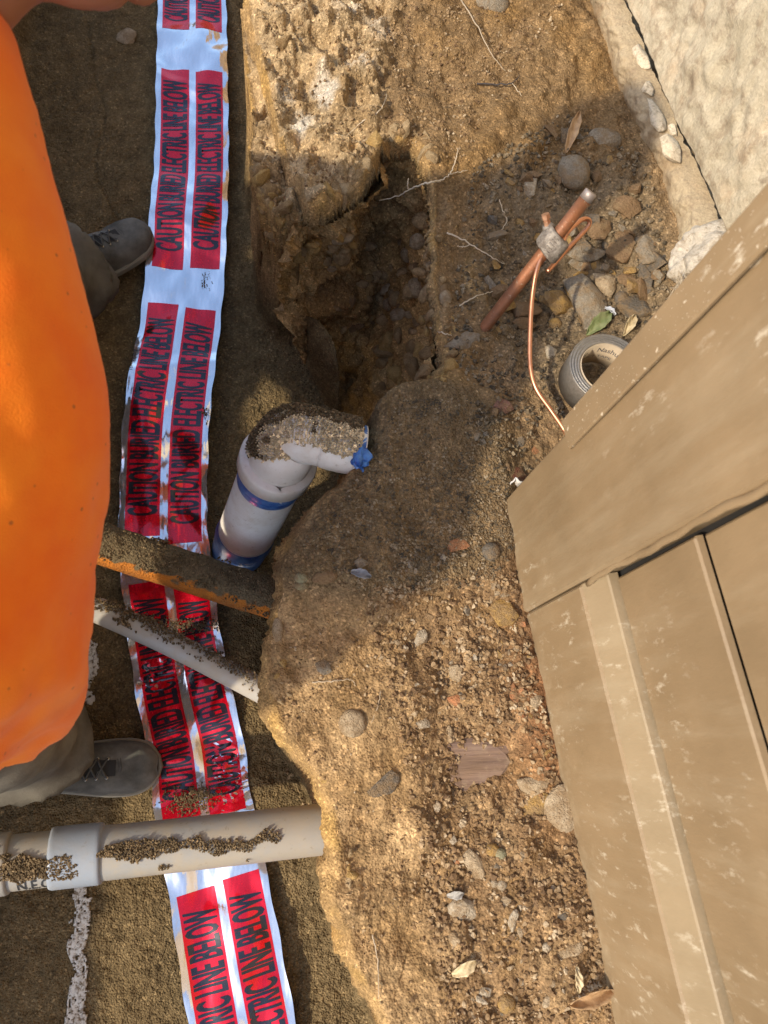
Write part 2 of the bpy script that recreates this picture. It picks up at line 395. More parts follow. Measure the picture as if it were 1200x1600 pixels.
idx = np.arange(NX*NY).reshape(NY, NX)
quads = np.stack([idx[:-1, :-1], idx[:-1, 1:], idx[1:, 1:], idx[1:, :-1]], -1).reshape(-1, 4)
cut_ = (uc[quads].mean(1) > .25) & (Z[quads].mean(1) < -.09)
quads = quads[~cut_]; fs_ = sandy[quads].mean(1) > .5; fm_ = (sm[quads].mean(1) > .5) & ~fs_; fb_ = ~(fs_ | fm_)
BV = None
def make_piece(name, sel, label):
    q = quads[sel]; used = np.unique(q); mp = np.full(NX*NY, -1); mp[used] = np.arange(len(used)); q = mp[q]
    me = bpy.data.meshes.new(name); me.vertices.add(len(used)); me.vertices.foreach_set('co', PT[used].ravel())
    me.loops.add(q.size); me.loops.foreach_set('vertex_index', q.ravel().astype(np.int32))
    me.polygons.add(len(q)); me.polygons.foreach_set('loop_start', np.arange(0, q.size, 4, dtype=np.int32)); me.polygons.foreach_set('loop_total', np.full(len(q), 4, np.int32))
    me.update(calc_edges=True); me.polygons.foreach_set('use_smooth', np.ones(len(q), bool))
    a = me.color_attributes.new('Col', 'FLOAT_COLOR', 'POINT'); a.data.foreach_set('color', np.hstack([col[used], np.ones((len(used), 1))]).ravel())
    b = me.attributes.new('wet', 'FLOAT', 'POINT'); b.data.foreach_set('value', wet[used])
    me.materials.append(SOIL); o = bpy.data.objects.new(name, me); COL.objects.link(o)
    tag(o, label, None, None, 'structure'); return o
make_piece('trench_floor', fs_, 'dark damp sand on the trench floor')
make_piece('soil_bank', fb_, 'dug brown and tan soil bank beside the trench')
make_piece('sand_mound', fm_, 'mound of damp sand, shade in its dark tone, heaped against the pipe elbow')
# ---- the cavity wall: dense sheet under the crust
hc = spline([(.0, .76), (.035, .800), (.080, .832), (.130, .862), (.160, .925), (.200, .955), (.240, .930), (.262, .84), (.266, .72), (.262, .60), (.245, .525), (.215, .475), (.17, .46)], 300)
hn = 170; V = np.zeros((300, hn, 3))
tg = np.gradient(hc, axis=0); tg /= np.linalg.norm(tg, axis=1)[:, None]; nout = np.stack([-tg[:, 1], tg[:, 0]], 1)   # away from the void
for j in range(hn):
    v = j/(hn-1); z = -.028-.50*v; o_ = .018*math.sin(min(1, v*3.2)*math.pi*.5)-.012-.13*max(0, v-.38)**1.2*2.0
    V[:, j, 0] = hc[:, 0]+nout[:, 0]*o_; V[:, j, 1] = hc[:, 1]+nout[:, 1]*o_; V[:, j, 2] = z
Vf = V.reshape(-1, 3); no_ = np.repeat(np.hstack([-nout, np.full((300, 1), .25)]), hn, 0)
g1_, g2_, gi = worley2(np.stack([Vf[:, 0]*1.3+Vf[:, 1], Vf[:, 2], Vf[:, 0]*0], 1), 22, 3.)
g3_, g4_, gj = worley2(np.stack([Vf[:, 0]*1.3+Vf[:, 1], Vf[:, 2]*1.5, Vf[:, 0]*0], 1), 60, 8.)
lowc = np.clip((-.30-Vf[:, 2])/.1, 0, 1)
dd_ = .016*fbm(Vf, 9, 3, off=3.)+.010*fbm(Vf, 30, 4, off=9.)+.004*fbm(Vf, 90, 3)+.020*np.clip(.6-g1_, 0, 1)*gi+.012*np.clip(.55-g3_, 0, 1)*(.3+gj)+.008*np.sin(Vf[:, 2]*75+4*fbm(Vf, 6, 2))*(1-lowc)
Vf = Vf+no_*dd_[:, None]
hq = np.arange(300*hn).reshape(300, hn); hq = np.stack([hq[:-1, :-1], hq[1:, :-1], hq[1:, 1:], hq[:-1, 1:]], -1).reshape(-1, 4)
hole = bpy.data.meshes.new('hollow_wall'); hole.from_pydata([tuple(v) for v in Vf], [], [tuple(f) for f in hq.tolist()]); hole.update()
hcol = np.tile(C(.37, .225, .09), (len(Vf), 1)); t_ = np.clip(fbm(Vf, 14, 3, off=5.)*1.8, 0, 1)[:, None]; hcol = hcol*(1-t_)+C(.50, .33, .15)*t_; t_ = np.clip(-fbm(Vf, 9, 3, off=15.)*1.8, 0, 1)[:, None]*.7; hcol = hcol*(1-t_)+C(.21, .13, .06)*t_
a = hole.color_attributes.new('Col', 'FLOAT_COLOR', 'POINT'); a.data.foreach_set('color', np.hstack([hcol, np.ones((len(Vf), 1))]).ravel())
hole.polygons.foreach_set('use_smooth', np.ones(len(hq), bool)); hole.materials.append(SOIL)
ho = bpy.data.objects.new('hollow_wall', hole); COL.objects.link(ho); tag(ho, 'brown pebbly wall of the hollow under the bank crust', None, None, 'structure')
HBV = BVHTree.FromPolygons([Vector(v) for v in Vf], hq.tolist())
def Hp(px, py):
    d = Vector(ray(px, py)).normalized(); h = HBV.ray_cast(Vector((0, 0, HC)), d); g = Gp(px, py)
    if h[0] is not None and h[3] < np.linalg.norm(g-np.array([0, 0, HC]))+.10:
        n = h[1]; n = -n if n.dot(d) > 0 else n; return np.array(h[0]), n
    return g, gnorm(g[0], g[1])
# lookups
ZZ = PT[:, 2].reshape(NY, NX).tolist(); XL, YL = xs.tolist(), ys.tolist()
def hgt(x, y):
    i = min(max(bisect.bisect_left(XL, x)-1, 0), NX-2); j = min(max(bisect.bisect_left(YL, y)-1, 0), NY-2)
    u = min(max((x-XL[i])/(XL[i+1]-XL[i]), 0), 1); v = min(max((y-YL[j])/(YL[j+1]-YL[j]), 0), 1); a, b = ZZ[j], ZZ[j+1]
    return (a[i]*(1-u)+a[i+1]*u)*(1-v)+(b[i]*(1-u)+b[i+1]*u)*v
def Gp(px, py):
    """ground point seen at this pixel: march down the ray"""
    d = ray(px, py); z = .25
    while z > -.62:
        q = np.array([0, 0, HC])+d*((HC-z)/-d[2])
        if hgt(q[0], q[1]) >= z: return q
        z -= .003
    return q
def gnorm(x, y):
    e = .008; a = (hgt(x+e, y)-hgt(x-e, y))/(2*e); b = (hgt(x, y+e)-hgt(x, y-e))/(2*e)
    return Vector((-a, -b, 1)).normalized()
# ------------------------------------------------------------------ the tan clad wall
A0 = np.array([.304, .308, 0]); WD = np.array([.125983, -.992032, 0]); WN = np.array([-.992032, -.125983, 0])
def WP(s, z, o=0.): return A0+WD*s+WN*o+np.array([0, 0, z])
def wslab(prof_fn, s0, s1, z0, z1, ns=2, nz=2, th=.012, bev=.002, of=0.):
    """a board: front face at offset prof_fn(z), thickness th, small eased edges"""
    V, F = [], []
    ss = [s0, s0+bev]+list(np.linspace(s0+bev, s1-bev, ns+1))[1:-1]+[s1-bev, s1]
    zz = [z0, z0+bev]+list(np.linspace(z0+bev, z1-bev, nz+1))[1:-1]+[z1-bev, z1]
    for j, z in enumerate(zz):
        for i, s in enumerate(ss):
            e = bev if (i in (0, len(ss)-1) or j in (0, len(zz)-1)) else 0
            V.append(WP(s, z, prof_fn(z)-e+of))
    n = len(ss); m = len(zz)
    for j in range(m-1):
        for i in range(n-1): F.append((j*n+i, (j+1)*n+i, (j+1)*n+i+1, j*n+i+1))
    b = len(V); ring = [i for i in range(n)]+[j*n+n-1 for j in range(1, m)]+[(m-1)*n+i for i in range(n-2, -1, -1)]+[j*n for j in range(m-2, 0, -1)]
    for r in ring:
        j, i = divmod(r, n); V.append(WP(ss[i], zz[j], prof_fn(zz[j])-th+of))
    L = len(ring)
    for k in range(L): F.append((ring[k], ring[(k+1) % L], b+(k+1) % L, b+k))
    F.append(tuple(b+k for k in range(L))[::-1])
    return V, F
def tan_paint(name, c, speck=1.):
    m = MT(name, .55, spec=.35)
    n0 = m.noise(7, 5, .6); base = m.mix(m.ramp(n0, [(.3, 0.), (.7, 1.)]), tuple(q*.86 for q in c), tuple(q*1.12 for q in c))
    st = m.noise(26, 5, .65, m.mapped((1, 1, .12))); base = m.mix(m.ramp(st, [(.50, 0.), (.75, .18*speck)]), base, (.47, .40, .27))
    # overspray dots and smears of pale paint, ragged and clustered
    wr_ = m.n('ShaderNodeTexNoise', Scale=90, Detail=3); m.l(m.tc.outputs['Object'], wr_.inputs['Vector'])
    wv_ = m.n('ShaderNodeVectorMath', operation='MULTIPLY_ADD'); m.l(wr_.outputs['Color'], wv_.inputs[0]); wv_.inputs[1].default_value = (.012, .012, .012); m.l(m.tc.outputs['Object'], wv_.inputs[2])
    def dotset(sc, r0, r1, dens, strength, stretch, prev):
        mp = m.n('ShaderNodeMapping'); mp.inputs['Scale'].default_value = stretch; m.l(wv_.outputs[0], mp.inputs[0])
        v = m.n('ShaderNodeTexVoronoi'); v.inputs['Scale'].default_value = sc; m.l(mp.outputs[0], v.inputs['Vector'])
        sp = m.n('ShaderNodeSeparateColor'); m.l(v.outputs['Color'], sp.inputs[0])
        cl = m.ramp(m.math('ADD', sp.outputs[0], m.math('MULTIPLY', m.noise(7, 3, .6), .9)), [(dens, 0.), (dens+.02, 1.)])
        rad_ = m.math('ADD', v.outputs['Distance'], m.math('MULTIPLY', sp.outputs[1], r1))
        d = m.math('MULTIPLY', m.ramp(rad_, [(r0, 1.), (r0+.07, 0.)]), cl)
        return m.mix(m.math('MULTIPLY', d, strength), prev, (.60, .50, .35)), d
    base, dots = dotset(420, .26, .3, 1.16-.12*speck, .5, (1, 1, .8), base)
    base, d2 = dotset(170, .24, .3, 1.19-.10*speck, .8, (1, 1, .6), base)
    base, d3 = dotset(46, .22, .25, 1.27, .8, (1, 1, .45), base)
    scr = m.noise(75, 8, .72, m.mapped((.8, 1.2, .45))); scm = m.noise(6, 3, .6)
    base = m.mix(m.math('MULTIPLY', m.ramp(scr, [(.56, 0.), (.66, .65*speck)]), m.ramp(scm, [(.50, 0.), (.62, 1.)])), base, (.55, .47, .34))
    dk_ = m.noise(11, 5, .7); base = m.mix(m.ramp(dk_, [(.58, 0.), (.75, .4)]), base, (.20, .135, .065))
    # earth splashed along the foot of the boards
    sx = m.n('ShaderNodeSeparateXYZ'); m.l(m.tc.outputs['Object'], sx.inputs[0])
    grime = m.noise(45, 5, .7)
    base = m.mix(m.ramp(m.math('ADD', m.math('MULTIPLY', sx.outputs[2], -4.), grime), [(.35, 0.), (.75, .5)]), base, (.42, .33, .21))
    m.set('Base Color', base); m.set('Roughness', m.ramp(n0, [(.3, .48), (.7, .68)]))
    m.set('Normal', m.bump(m.math('ADD', m.noise(60, 5, .6, m.mapped((1, 1, .4))), m.math('MULTIPLY', dots, .6)), .0022, .5)); return m.m
TAN = tan_paint('tan_paint', (.232, .158, .082)); TAN2 = tan_paint('tan_trim_paint', (.245, .168, .088), 2.3); LEDGE = tan_paint('tan_paint_lit', (.262, .192, .108), .9)  # ledge tone is the wall tan lightened for light from above
DARKG = MT('gap_backing', .9).set('Base Color', (.012, .010, .008)).m  # near-black colour paints deep shade into the gaps between boards
wall = empty('clad_wall', WP(0, 0), 'tan painted clapboard building wall with wide corner board, speckled with pale paint', 'wall')
def wpart(name, vf, mat, lab=None, sm=False):
    o = link(name, mesh(*vf), mat, wall, sm)
    if lab: o['label'] = lab
    return o
SE, ZT = 3.2, 2.5
wpart('sheathing', wslab(lambda z: -.030, .016, SE, .012, ZT, th=.62), DARKG)
wpart('corner_board', wslab(lambda z: .0018*math.sin(9*z), 0, .1525, 0, ZT, 6, 40, .03, .0035), TAN)
wpart('skirt_board', wslab(lambda z: -.0015+.002*math.sin(11*z), .1545, SE, -.004, .196, 24, 8, .024, .003), TAN)
wpart('return_board', wslab(lambda z: .0, -.011, -.001, .262, ZT, 2, 30, .55, .002, of=.001), TAN2)
wpart('corner_trim', wslab(lambda z: .0065, -.0112, .022, .262, ZT, 3, 30, .0045, .0018), TAN2, 'narrow corner strip heavily speckled with pale paint')
wpart('ledge', wslab(lambda z: -.001-(z-.197)/.043*.011, .154, SE, .197, .240, 20, 4, .012, .0015), LEDGE, 'sloped ledge, toned lighter for the light on it')
# caulk bead rounding over the edge of the corner board
cb = [WP(.1545+.0015*math.sin(z*40)+.0008*math.sin(z*130), z, -.0045+.001*math.sin(z*57)) for z in np.arange(.205, 1.6, .012)]
wpart('caulk_bead', sweep(cb, [(.0028, .0042)]*len(cb), 8), TAN, sm=True)
z = .243; k = 0
while z < 2.3:
    h_ = .158
    wpart('siding_board', wslab(lambda q, z0=z: -.0205+.0085*((q-z0)/h_) , .1605, SE, z, z+h_+.006 if z+h_ < 2.3 else ZT, 20, 3, .008, .002), TAN)
    z += h_+.0062; k += 1
# torn pale sheet-metal shoe sticking out under the corner
def torn():
    V, F = [], []
    n, m = 26, 7
    for i in range(n):
        a = i/(n-1); ang = math.pi*(1.12-1.05*a)
        for j in range(m):
            t = j/(m-1); r = .021+.003*math.sin(a*17)+.002*math.sin(a*41)
            q = WP(.004-.006+math.cos(ang)*0, 0, 0)
            base = WP(-.006-r*math.sin(math.pi*a)*.85, -.004+.036*t+.004*math.sin(a*9+t*3), .006-.052*a)
            V.append(base)
    for i in range(n-1):
        for j in range(m-1): F.append((i*m+j, i*m+j+1, (i+1)*m+j+1, (i+1)*m+j))
    return V, F
me = mesh(*torn()); o = link('torn_flashing', me, MT('flashing_white', .6).set('Base Color', (.62, .58, .52)).m, wall)
md = o.modifiers.new('s', 'SOLIDIFY'); md.thickness = .0018; o['label'] = 'torn pale flashing curling from the bottom corner'

# ------------------------------------------------------------------ concrete foundation
def concrete(name, c1, c2, sc=1.):
    m = MT(name, .92, spec=.25)
    a = m.noise(6*sc, 6, .62); b = m.noise(36*sc, 6, .68); g = m.noise(240, 3, .7)
    c = m.mix(m.ramp(a, [(.3, 0.), (.7, 1.)]), c1, c2)
    c = m.mix(m.ramp(b, [(.52, 0.), (.66, .7)]), c, (.26, .19, .12)); dk = m.noise(10*sc, 6, .75, None, .5); c = m.mix(m.ramp(dk, [(.54, 0.), (.68, .65)]), c, (.24, .175, .11))
    pk = m.noise(13, 4, .6); c = m.mix(m.ramp(pk, [(.56, 0.), (.7, .28)]), c, (.56, .38, .22))
    c = m.mix(1., c, m.ramp(g, [(.25, .78), (.75, 1.16)]), 'MULTIPLY')
    if name.startswith('footing'):
        sx = m.n('ShaderNodeSeparateXYZ'); m.l(m.tc.outputs['Object'], sx.inputs[0])
        so = m.math('ADD', m.math('MULTIPLY', sx.outputs[2], -9.), m.math('MULTIPLY', m.noise(16, 5, .7), 1.6)); c = m.mix(m.ramp(so, [(.98, 0.), (1.0, 0.)]) if False else m.ramp(m.math('MULTIPLY', so, .5), [(.50, 0.), (.72, .9)]), c, (.26, .165, .08))
    m.set('Base Color', c); m.set('Normal', m.bump(m.math('ADD', b, m.math('MULTIPLY', g, .35)), .005, .8)); return m.m
CONC = concrete('old_concrete', (.40, .33, .215), (.52, .44, .31)); CONC2 = concrete('footing_concrete', (.36, .265, .155), (.48, .38, .24), 1.6)
C1, C2_ = P(922, 0, -.06), P(1062, 405, -.08); K1, K2 = P(948, 0, .05), P(1104, 360, .05)
fd = empty('foundation_wall', K1, 'old cream concrete foundation with a long crack above its bulging footing', 'foundation')
def lerp(a, b, t): return a+(b-a)*t
def grid_surf(fn, na, nb_, disp):
    a, b = np.meshgrid(np.arange(na), np.arange(nb_), indexing='ij')
    V = np.array([fn(i/(na-1), j/(nb_-1)) for i, j in zip(a.ravel(), b.ravel())])
    V = disp(V); F = []
    for i in range(na-1):
        for j in range(nb_-1): F.append((i*nb_+j, i*nb_+j+1, (i+1)*nb_+j+1, (i+1)*nb_+j))
    return V, F
FN = np.array([-.98, -.198, 0])
def crackw(a): return np.array([.004*math.sin(a*9.3)+.0016*math.sin(a*37)+.0008*math.sin(a*113), 0, 0])
def foot_fn(u, v):
    a = -1.6+2.63*u; c = lerp(C1, C2_, a); k = lerp(K1, K2, a)-FN*0+crackw(a)
    if v < .2: q = c+np.array([0, 0, -.16*(1-v/.2)]); return q
    t = (v-.2)/.8; q = lerp(c, k, t)+FN*.026*math.sin(math.pi*min(1, t*1.02))**.8+np.array([0, 0, .012*math.sin(math.pi*t)])
    if t > .90: q = q-FN*.030*((t-.90)/.10)
    return q
def fdisp(V):
    V = np.array(V); return V+FN*(.009*fbm(V, 5, 3, off=3.)+.005*fbm(V, 28, 4, off=9.)+.002*fbm(V, 110, 3))[:, None]
o = link('footing', mesh(*grid_surf(foot_fn, 420, 46, fdisp)), CONC2, fd); o['label'] = 'rounded footing bulging at the soil line'
def stem_fn(u, v):
    a = -1.6+3.6*u; k = lerp(K1, K2, a)+crackw(a)*max(0, 1-v*12)-FN*.012+np.array([0, 0, .022])
    vv = v**1.8; q = k+np.array([0, 0, (2.45)*vv]); 
    if v < .02: q = q-FN*.05*(1-v/.02)-np.array([0, 0, .0])
    return q
def sdisp(V):
    V = np.array(V); return V+FN*(.012*fbm(V, 3.5, 3, off=13.)+.0045*fbm(V, 22, 4, off=2.)+.003*np.clip(ridged(V, 12, 3, 1.)-.6, 0, 2)+.004*fbm(V, 50, 3, off=71.))[:, None]*np.clip((V[:, 2]-.055)/.06, .25, 1)[:, None]
link('stem_wall', mesh(*grid_surf(stem_fn, 420, 150, sdisp)), CONC, fd)
# loose mortar pieces wedged in the crack
MORT = concrete('mortar', (.56, .46, .32), (.66, .56, .40), 3.)
def hull_rock(n, seed, dims, flat=.0, detail=0, rough_=.0):
    r = random.Random(seed); bm = bmesh.new()
    for i in range(n):
        v = Vector((r.gauss(0, 1), r.gauss(0, 1), r.gauss(0, 1))).normalized()*(.86+.14*r.random())
        bm.verts.new((v.x*dims[0], v.y*dims[1], v.z*dims[2]))
    bmesh.ops.convex_hull(bm, input=bm.verts[:])
    bmesh.ops.delete(bm, geom=[v for v in bm.verts if not v.link_faces], context='VERTS')
    if detail:
        bmesh.ops.bevel(bm, geom=bm.edges[:], offset=min(dims)*.16, segments=1, affect='EDGES', clamp_overlap=True)
        bmesh.ops.triangulate(bm, faces=bm.faces[:])
        for _ in range(detail): bmesh.ops.subdivide_edges(bm, edges=bm.edges[:], cuts=1, use_grid_fill=True)
        co = np.array([v.co[:] for v in bm.verts]); s = max(dims)
        d = (rough_*s)*(fbm(co, 1.6/s, 3, off=seed*1.3)+.3*ridged(co, 3/s, 2, seed*2.1))
        for v, q, dd in zip(bm.verts, co, d): v.co = v.co+v.co.normalized()*float(dd)
    me = bpy.data.meshes.new('rock'); bm.to_mesh(me); bm.free(); return me
def ball_rock(seed, dims, sub=3, rough_=.08):
    bm = bmesh.new(); bmesh.ops.create_icosphere(bm, subdivisions=sub, radius=1)
    co = np.array([v.co[:] for v in bm.verts]); d = 1+rough_*fbm(co, 1.1, 3, off=seed*3.1)
    for v, q, dd in zip(bm.verts, co, d): v.co = Vector((q[0]*dims[0], q[1]*dims[1], q[2]*dims[2]))*float(dd)
    me = bpy.data.meshes.new('pebble'); bm.to_mesh(me); bm.free(); return me
for i, (px, py, a, b) in enumerate([(1008, 92, 12, 34), (1016, 138, 10, 17), (1030, 182, 13, 36), (1053, 232, 18, 30), (1057, 205, 9, 14)]):
    q = P(px-2, py, .047); me = hull_rock(22, 40+i, (a/1000, b/900, .010), detail=2, rough_=.05)
    me.transform(Matrix.Rotation(math.radians(18), 4, 'Z')); me.transform(Matrix.Translation(Vector(q)+Vector(FN)*.004)); link('mortar_piece', me, MORT, fd)
# broken white lump under the tan wall
me = ball_rock(5, (.078, .052, .05), 5, .42); me.transform(Matrix.Rotation(math.radians(50), 4, 'Z')); me.transform(Matrix.Translation(Vector(P(1108, 408, .01))))
co = np.array([v.co[:] for v in me.vertices]); dd = .006*ridged(co, 30, 3, 2.)
for v, q in zip(me.vertices, dd): v.co.x -= float(q)
o = recenter(tag(link('concrete_lump', me, concrete('pale_concrete', (.48, .41, .31), (.62, .55, .44), 3.)), 'whitish broken concrete lump under the tan wall beside the footing', 'concrete lump'))
fr = empty('root_fibres', P(1052, 470, .0), 'tuft of dry root fibres hanging by the whitish concrete lump', 'roots')
DRY = MT('dry_root', .8).set('Base Color', (.42, .33, .22)).m; WHR = MT('white_root', .7).set('Base Color', (.62, .50, .34)).m
r = random.Random(3)
for i in range(16):
    a = Vector(P(1058+r.uniform(-8, 26), 440+r.uniform(-18, 20), .03)); b = Vector(P(1040+r.uniform(-18, 14), 480+r.uniform(-20, 22), -.01+r.uniform(0, .02)))
    c = (a+b)/2+Vector((r.uniform(-.01, .01), r.uniform(-.01, .01), r.uniform(0, .01)))
    link('fibre', mesh(*sweep(spline([a, c, b], 7), .0006, 5)), DRY, fr)

# ------------------------------------------------------------------ sand grains lying on things
def octa(c, r, q):
    v = [Vector((1, 0, 0)), Vector((-1, 0, 0)), Vector((0, 1, 0)), Vector((0, -1, 0)), Vector((0, 0, 1)), Vector((0, 0, -1))]
    return [c+q @ (x*r*random.uniform(.7, 1.25)) for x in v], [(0, 2, 4), (2, 1, 4), (1, 3, 4), (3, 0, 4), (2, 0, 5), (1, 2, 5), (3, 1, 5), (0, 3, 5)]
def grains(name, pts, r0, r1, mat, label, cat='sand'):
    V, F = [], []
    for p in pts:
        v, f = octa(Vector(p), random.uniform(r0, r1), Quaternion((random.gauss(0, 1), random.gauss(0, 1), random.gauss(0, 1), random.gauss(0, 1))).normalized())
        b = len(V); V += v; F += [tuple(i+b for i in g) for g in f]
    o = link(name, mesh(V, F), mat, None, False); return tag(o, label, cat, None, 'stuff')
def grain_mat(name, c):
    m = MT(name, .95, spec=.2); v = m.voro(260, 'F1', 'Color'); s = m.n('ShaderNodeSeparateColor'); m.l(v, s.inputs[0])
    m.set('Base Color', m.mix(1., c, m.ramp(s.outputs[0], [(0, .55), (.6, 1.), (.9, 1.5), (1, 2.2)]), 'MULTIPLY')); return m.m
SANDG = grain_mat('damp_grains', (.15, .105, .055)); LITG = grain_mat('sunlit_grains', (.58, .46, .28))  # second tone: the same sand coloured as if sunlit

# ------------------------------------------------------------------ pipes
def pvc(name, c, dirt=(.36, .29, .20), amount=.5, rough=.38):
    m = MT(name, rough, spec=.45); a = m.noise(30, 6, .65); b = m.noise(120, 4, .7)
    k = m.mix(m.ramp(m.noise(9, 5, .7), [(.42, 0.), (.62, amount*.8)]), c, dirt); k = m.mix(m.ramp(a, [(.46, 0.), (.68, amount)]), k, dirt); k = m.mix(m.ramp(b, [(.62, 0.), (.72, amount)]), k, tuple(q*.5 for q in dirt))
    m.set('Base Color', k); m.set('Roughness', m.ramp(a, [(.4, rough), (.7, .8)])); m.set('Normal', m.bump(b, .0006, .6)); return m.m
GREY = pvc('grey_conduit_plastic', (.30, .285, .25), (.38, .31, .21), .65); GREYB = pvc('blue_grey_plastic', (.27, .30, .33), (.33, .30, .25), .35, .32)
WHITE = pvc('white_plastic', (.84, .79, .71), (.60, .48, .33), .4, .4)
def tube_part(name, pts, rad, mat, parent, n=60, seg=40, **k):
    q = spline(pts, n) if len(pts) > 2 else [lerp(np.array(pts[0]), np.array(pts[1]), t) for t in np.linspace(0, 1, n)]
    return link(name, mesh(*sweep(q, rad, seg, **k)), mat, parent), q
def onpipe(axis, rad, fmask, n, lo, hi, r_out=(.0, .004), jitter=.0):
    """points lying on top of a pipe; fmask(t, ang)-> keep?"""
    out = []; axis = [Vector(a) for a in axis]; L = len(axis)
    while len(out) < n:
        t = random.random()*(L-1.001); i = int(t); c = axis[i].lerp(axis[i+1], t-i); d = (axis[i+1]-axis[i]).normalized()
        s = d.cross(Vector((0, 0, 1))).normalized(); up = s.cross(d)
        an = random.uniform(lo, hi)
        if not fmask(t/(L-1), an): continue
        out.append(c+(s*math.sin(an)+up*math.cos(an))*(rad+random.uniform(*r_out)))
    return out
# big grey conduit with coupling, bottom
g1 = empty('grey_conduit', P(250, 1325, -.18), 'thick grey conduit with coupling crossing the trench at the bottom', 'pipe')
a0, a1, a2, a3 = P(-330, 1392, -.135), P(0, 1350, -.165), P(250, 1323, -.185), P(660, 1278, -.21)
ax = np.vstack([[a0+(a0-a1)*.75, a0+(a0-a1)*.3], spline([a0, a1, a2, a3], 90)])
link('tube', mesh(*sweep(ax, .0345, 48)), GREY, g1)
def seg_of(axis, px0, px1, fn=None):
    """part of the axis whose projection lies between two columns"""
    return [q for q in axis if px0 <= proj(q)[0] <= px1]
def proj(q):
    v = CM.T @ (np.array(q)-np.array([0, 0, HC])); return (600+1155*v[0]/-v[2], 800-1155*v[1]/-v[2])
axd = spline([a0, a1, a2, a3], 900)
c_ = seg_of(axd, 80, 163)[::6]; rr = [.0375]+[.0388]*(len(c_)-2)+[.0375]
link('coupling', mesh(*sweep(c_, rr, 48)), GREYB, g1)
c_ = seg_of(axd, -60, 22)[::6]; link('pipe_bell', mesh(*sweep(c_, [.0385]*(len(c_)-1)+[.0375], 48)), GREY, g1)
WRITE = MT('print_black', .6).set('Base Color', (.03, .03, .03)).m; WRITEG = MT('print_grey', .7).set('Base Color', (.13, .12, .11)).m
def text_mesh(body, sx=1., sy=1., bold=.0, grid=None):
    """flat text mesh: x along the line, y up; scaled to exactly sx by sy"""
    cu = bpy.data.curves.new('t', 'FONT'); cu.body = body; cu.offset = bold; cu.resolution_u = 3
    o = bpy.data.objects.new('t', cu); COL.objects.link(o); dg = bpy.context.evaluated_depsgraph_get(); me = bpy.data.meshes.new_from_object(o.evaluated_get(dg))
    bpy.data.objects.remove(o); bpy.data.curves.remove(cu)
    co = np.empty(len(me.vertices)*3); me.vertices.foreach_get('co', co); co = co.reshape(-1, 3); lo, hi = co.min(0), co.max(0)
    co[:, 0] = (co[:, 0]-lo[0])/(hi[0]-lo[0])*sx; co[:, 1] = (co[:, 1]-lo[1])/(hi[1]-lo[1])*sy; co[:, 2] = 0
    me.vertices.foreach_set('co', co.ravel())
    if grid:
        bm = bmesh.new(); bm.from_mesh(me)
        for x in np.arange(grid, sx, grid): bmesh.ops.bisect_plane(bm, geom=bm.verts[:]+bm.edges[:]+bm.faces[:], plane_co=(x, 0, 0), plane_no=(1, 0, 0))
        for y in np.arange(grid, sy, grid): bmesh.ops.bisect_plane(bm, geom=bm.verts[:]+bm.edges[:]+bm.faces[:], plane_co=(0, y, 0), plane_no=(0, 1, 0))
        bm.to_mesh(me); bm.free()
    return me
def warp(me, fn):
    co = np.empty(len(me.vertices)*3); me.vertices.foreach_get('co', co); co = co.reshape(-1, 3)
    co = np.array([fn(*q) for q in co]); me.vertices.foreach_set('co', co.ravel()); me.update(); return me
me = text_mesh('N.E.C.', .042, .020, .015, .004)
ti = [q for q in axd if proj(q)[0] > 30][0]; t2 = [q for q in axd if proj(q)[0] > 78][0]; td = Vector(t2-ti).normalized(); ts = td.cross(Vector((0, 0, 1))).normalized(); tu = ts.cross(td)
def necf(x, y, z):
    an = math.radians(52)-(y-.01)/.0345; return Vector(ti)+td*(x+.003)+(ts*math.sin(an)+tu*math.cos(an))*.0351
o = link('lettering', warp(me, necf), WRITE, g1, False)
def msk(t, an):
    q = proj(Vector(axd[int(t*899)]))[0]; 
    if not (-40 < q < 440): return False
    v = pn1(q*.011, an*1.3, 3.)+.5*pn1(q*.04, an*4, 9.)
    gap = 1. if (170 < q < 435 or q < 130) else .35
    return v*1.25+.40*gap > abs(an-.02)*1.25
grains('sand_on_conduit', onpipe(axd[::8], .0355, msk, 4200, -.7, .9, (0, .004)), .0008, .0022, SANDG, 'crust of damp sand lying along the thick grey conduit')
# thinner conduit
g2 = empty('thin_conduit', P(290, 1020, -.2), 'thin pale grey conduit slanting across the tape with sand on top', 'pipe')
q0, q1, q2, q3 = P(40, 905, -.15), P(150, 952, -.17), P(300, 1022, -.20), P(540, 1150, -.25)
ax2 = spline([q0, q1, q2, q3], 300); link('tube', mesh(*sweep(np.vstack([[q0+(q0-q1)*3.6, q0+(q0-q1)*1.2], ax2[::5]]), .0185, 32)), pvc('pale_conduit_plastic', (.42, .40, .35), (.42, .34, .23), .5), g2)
def msk2(t, an):
    v = pn1(t*19, an*2, 5.)+.5*pn1(t*70, an*4, 5.); return v+.55 > abs(an+.62)*1.0
grains('sand_on_thin_conduit', onpipe(ax2[::4], .019, msk2, 3000, -1.7, .5, (0, .004)), .0008, .0021, SANDG, 'damp sand caked on the upper side of the thin conduit')
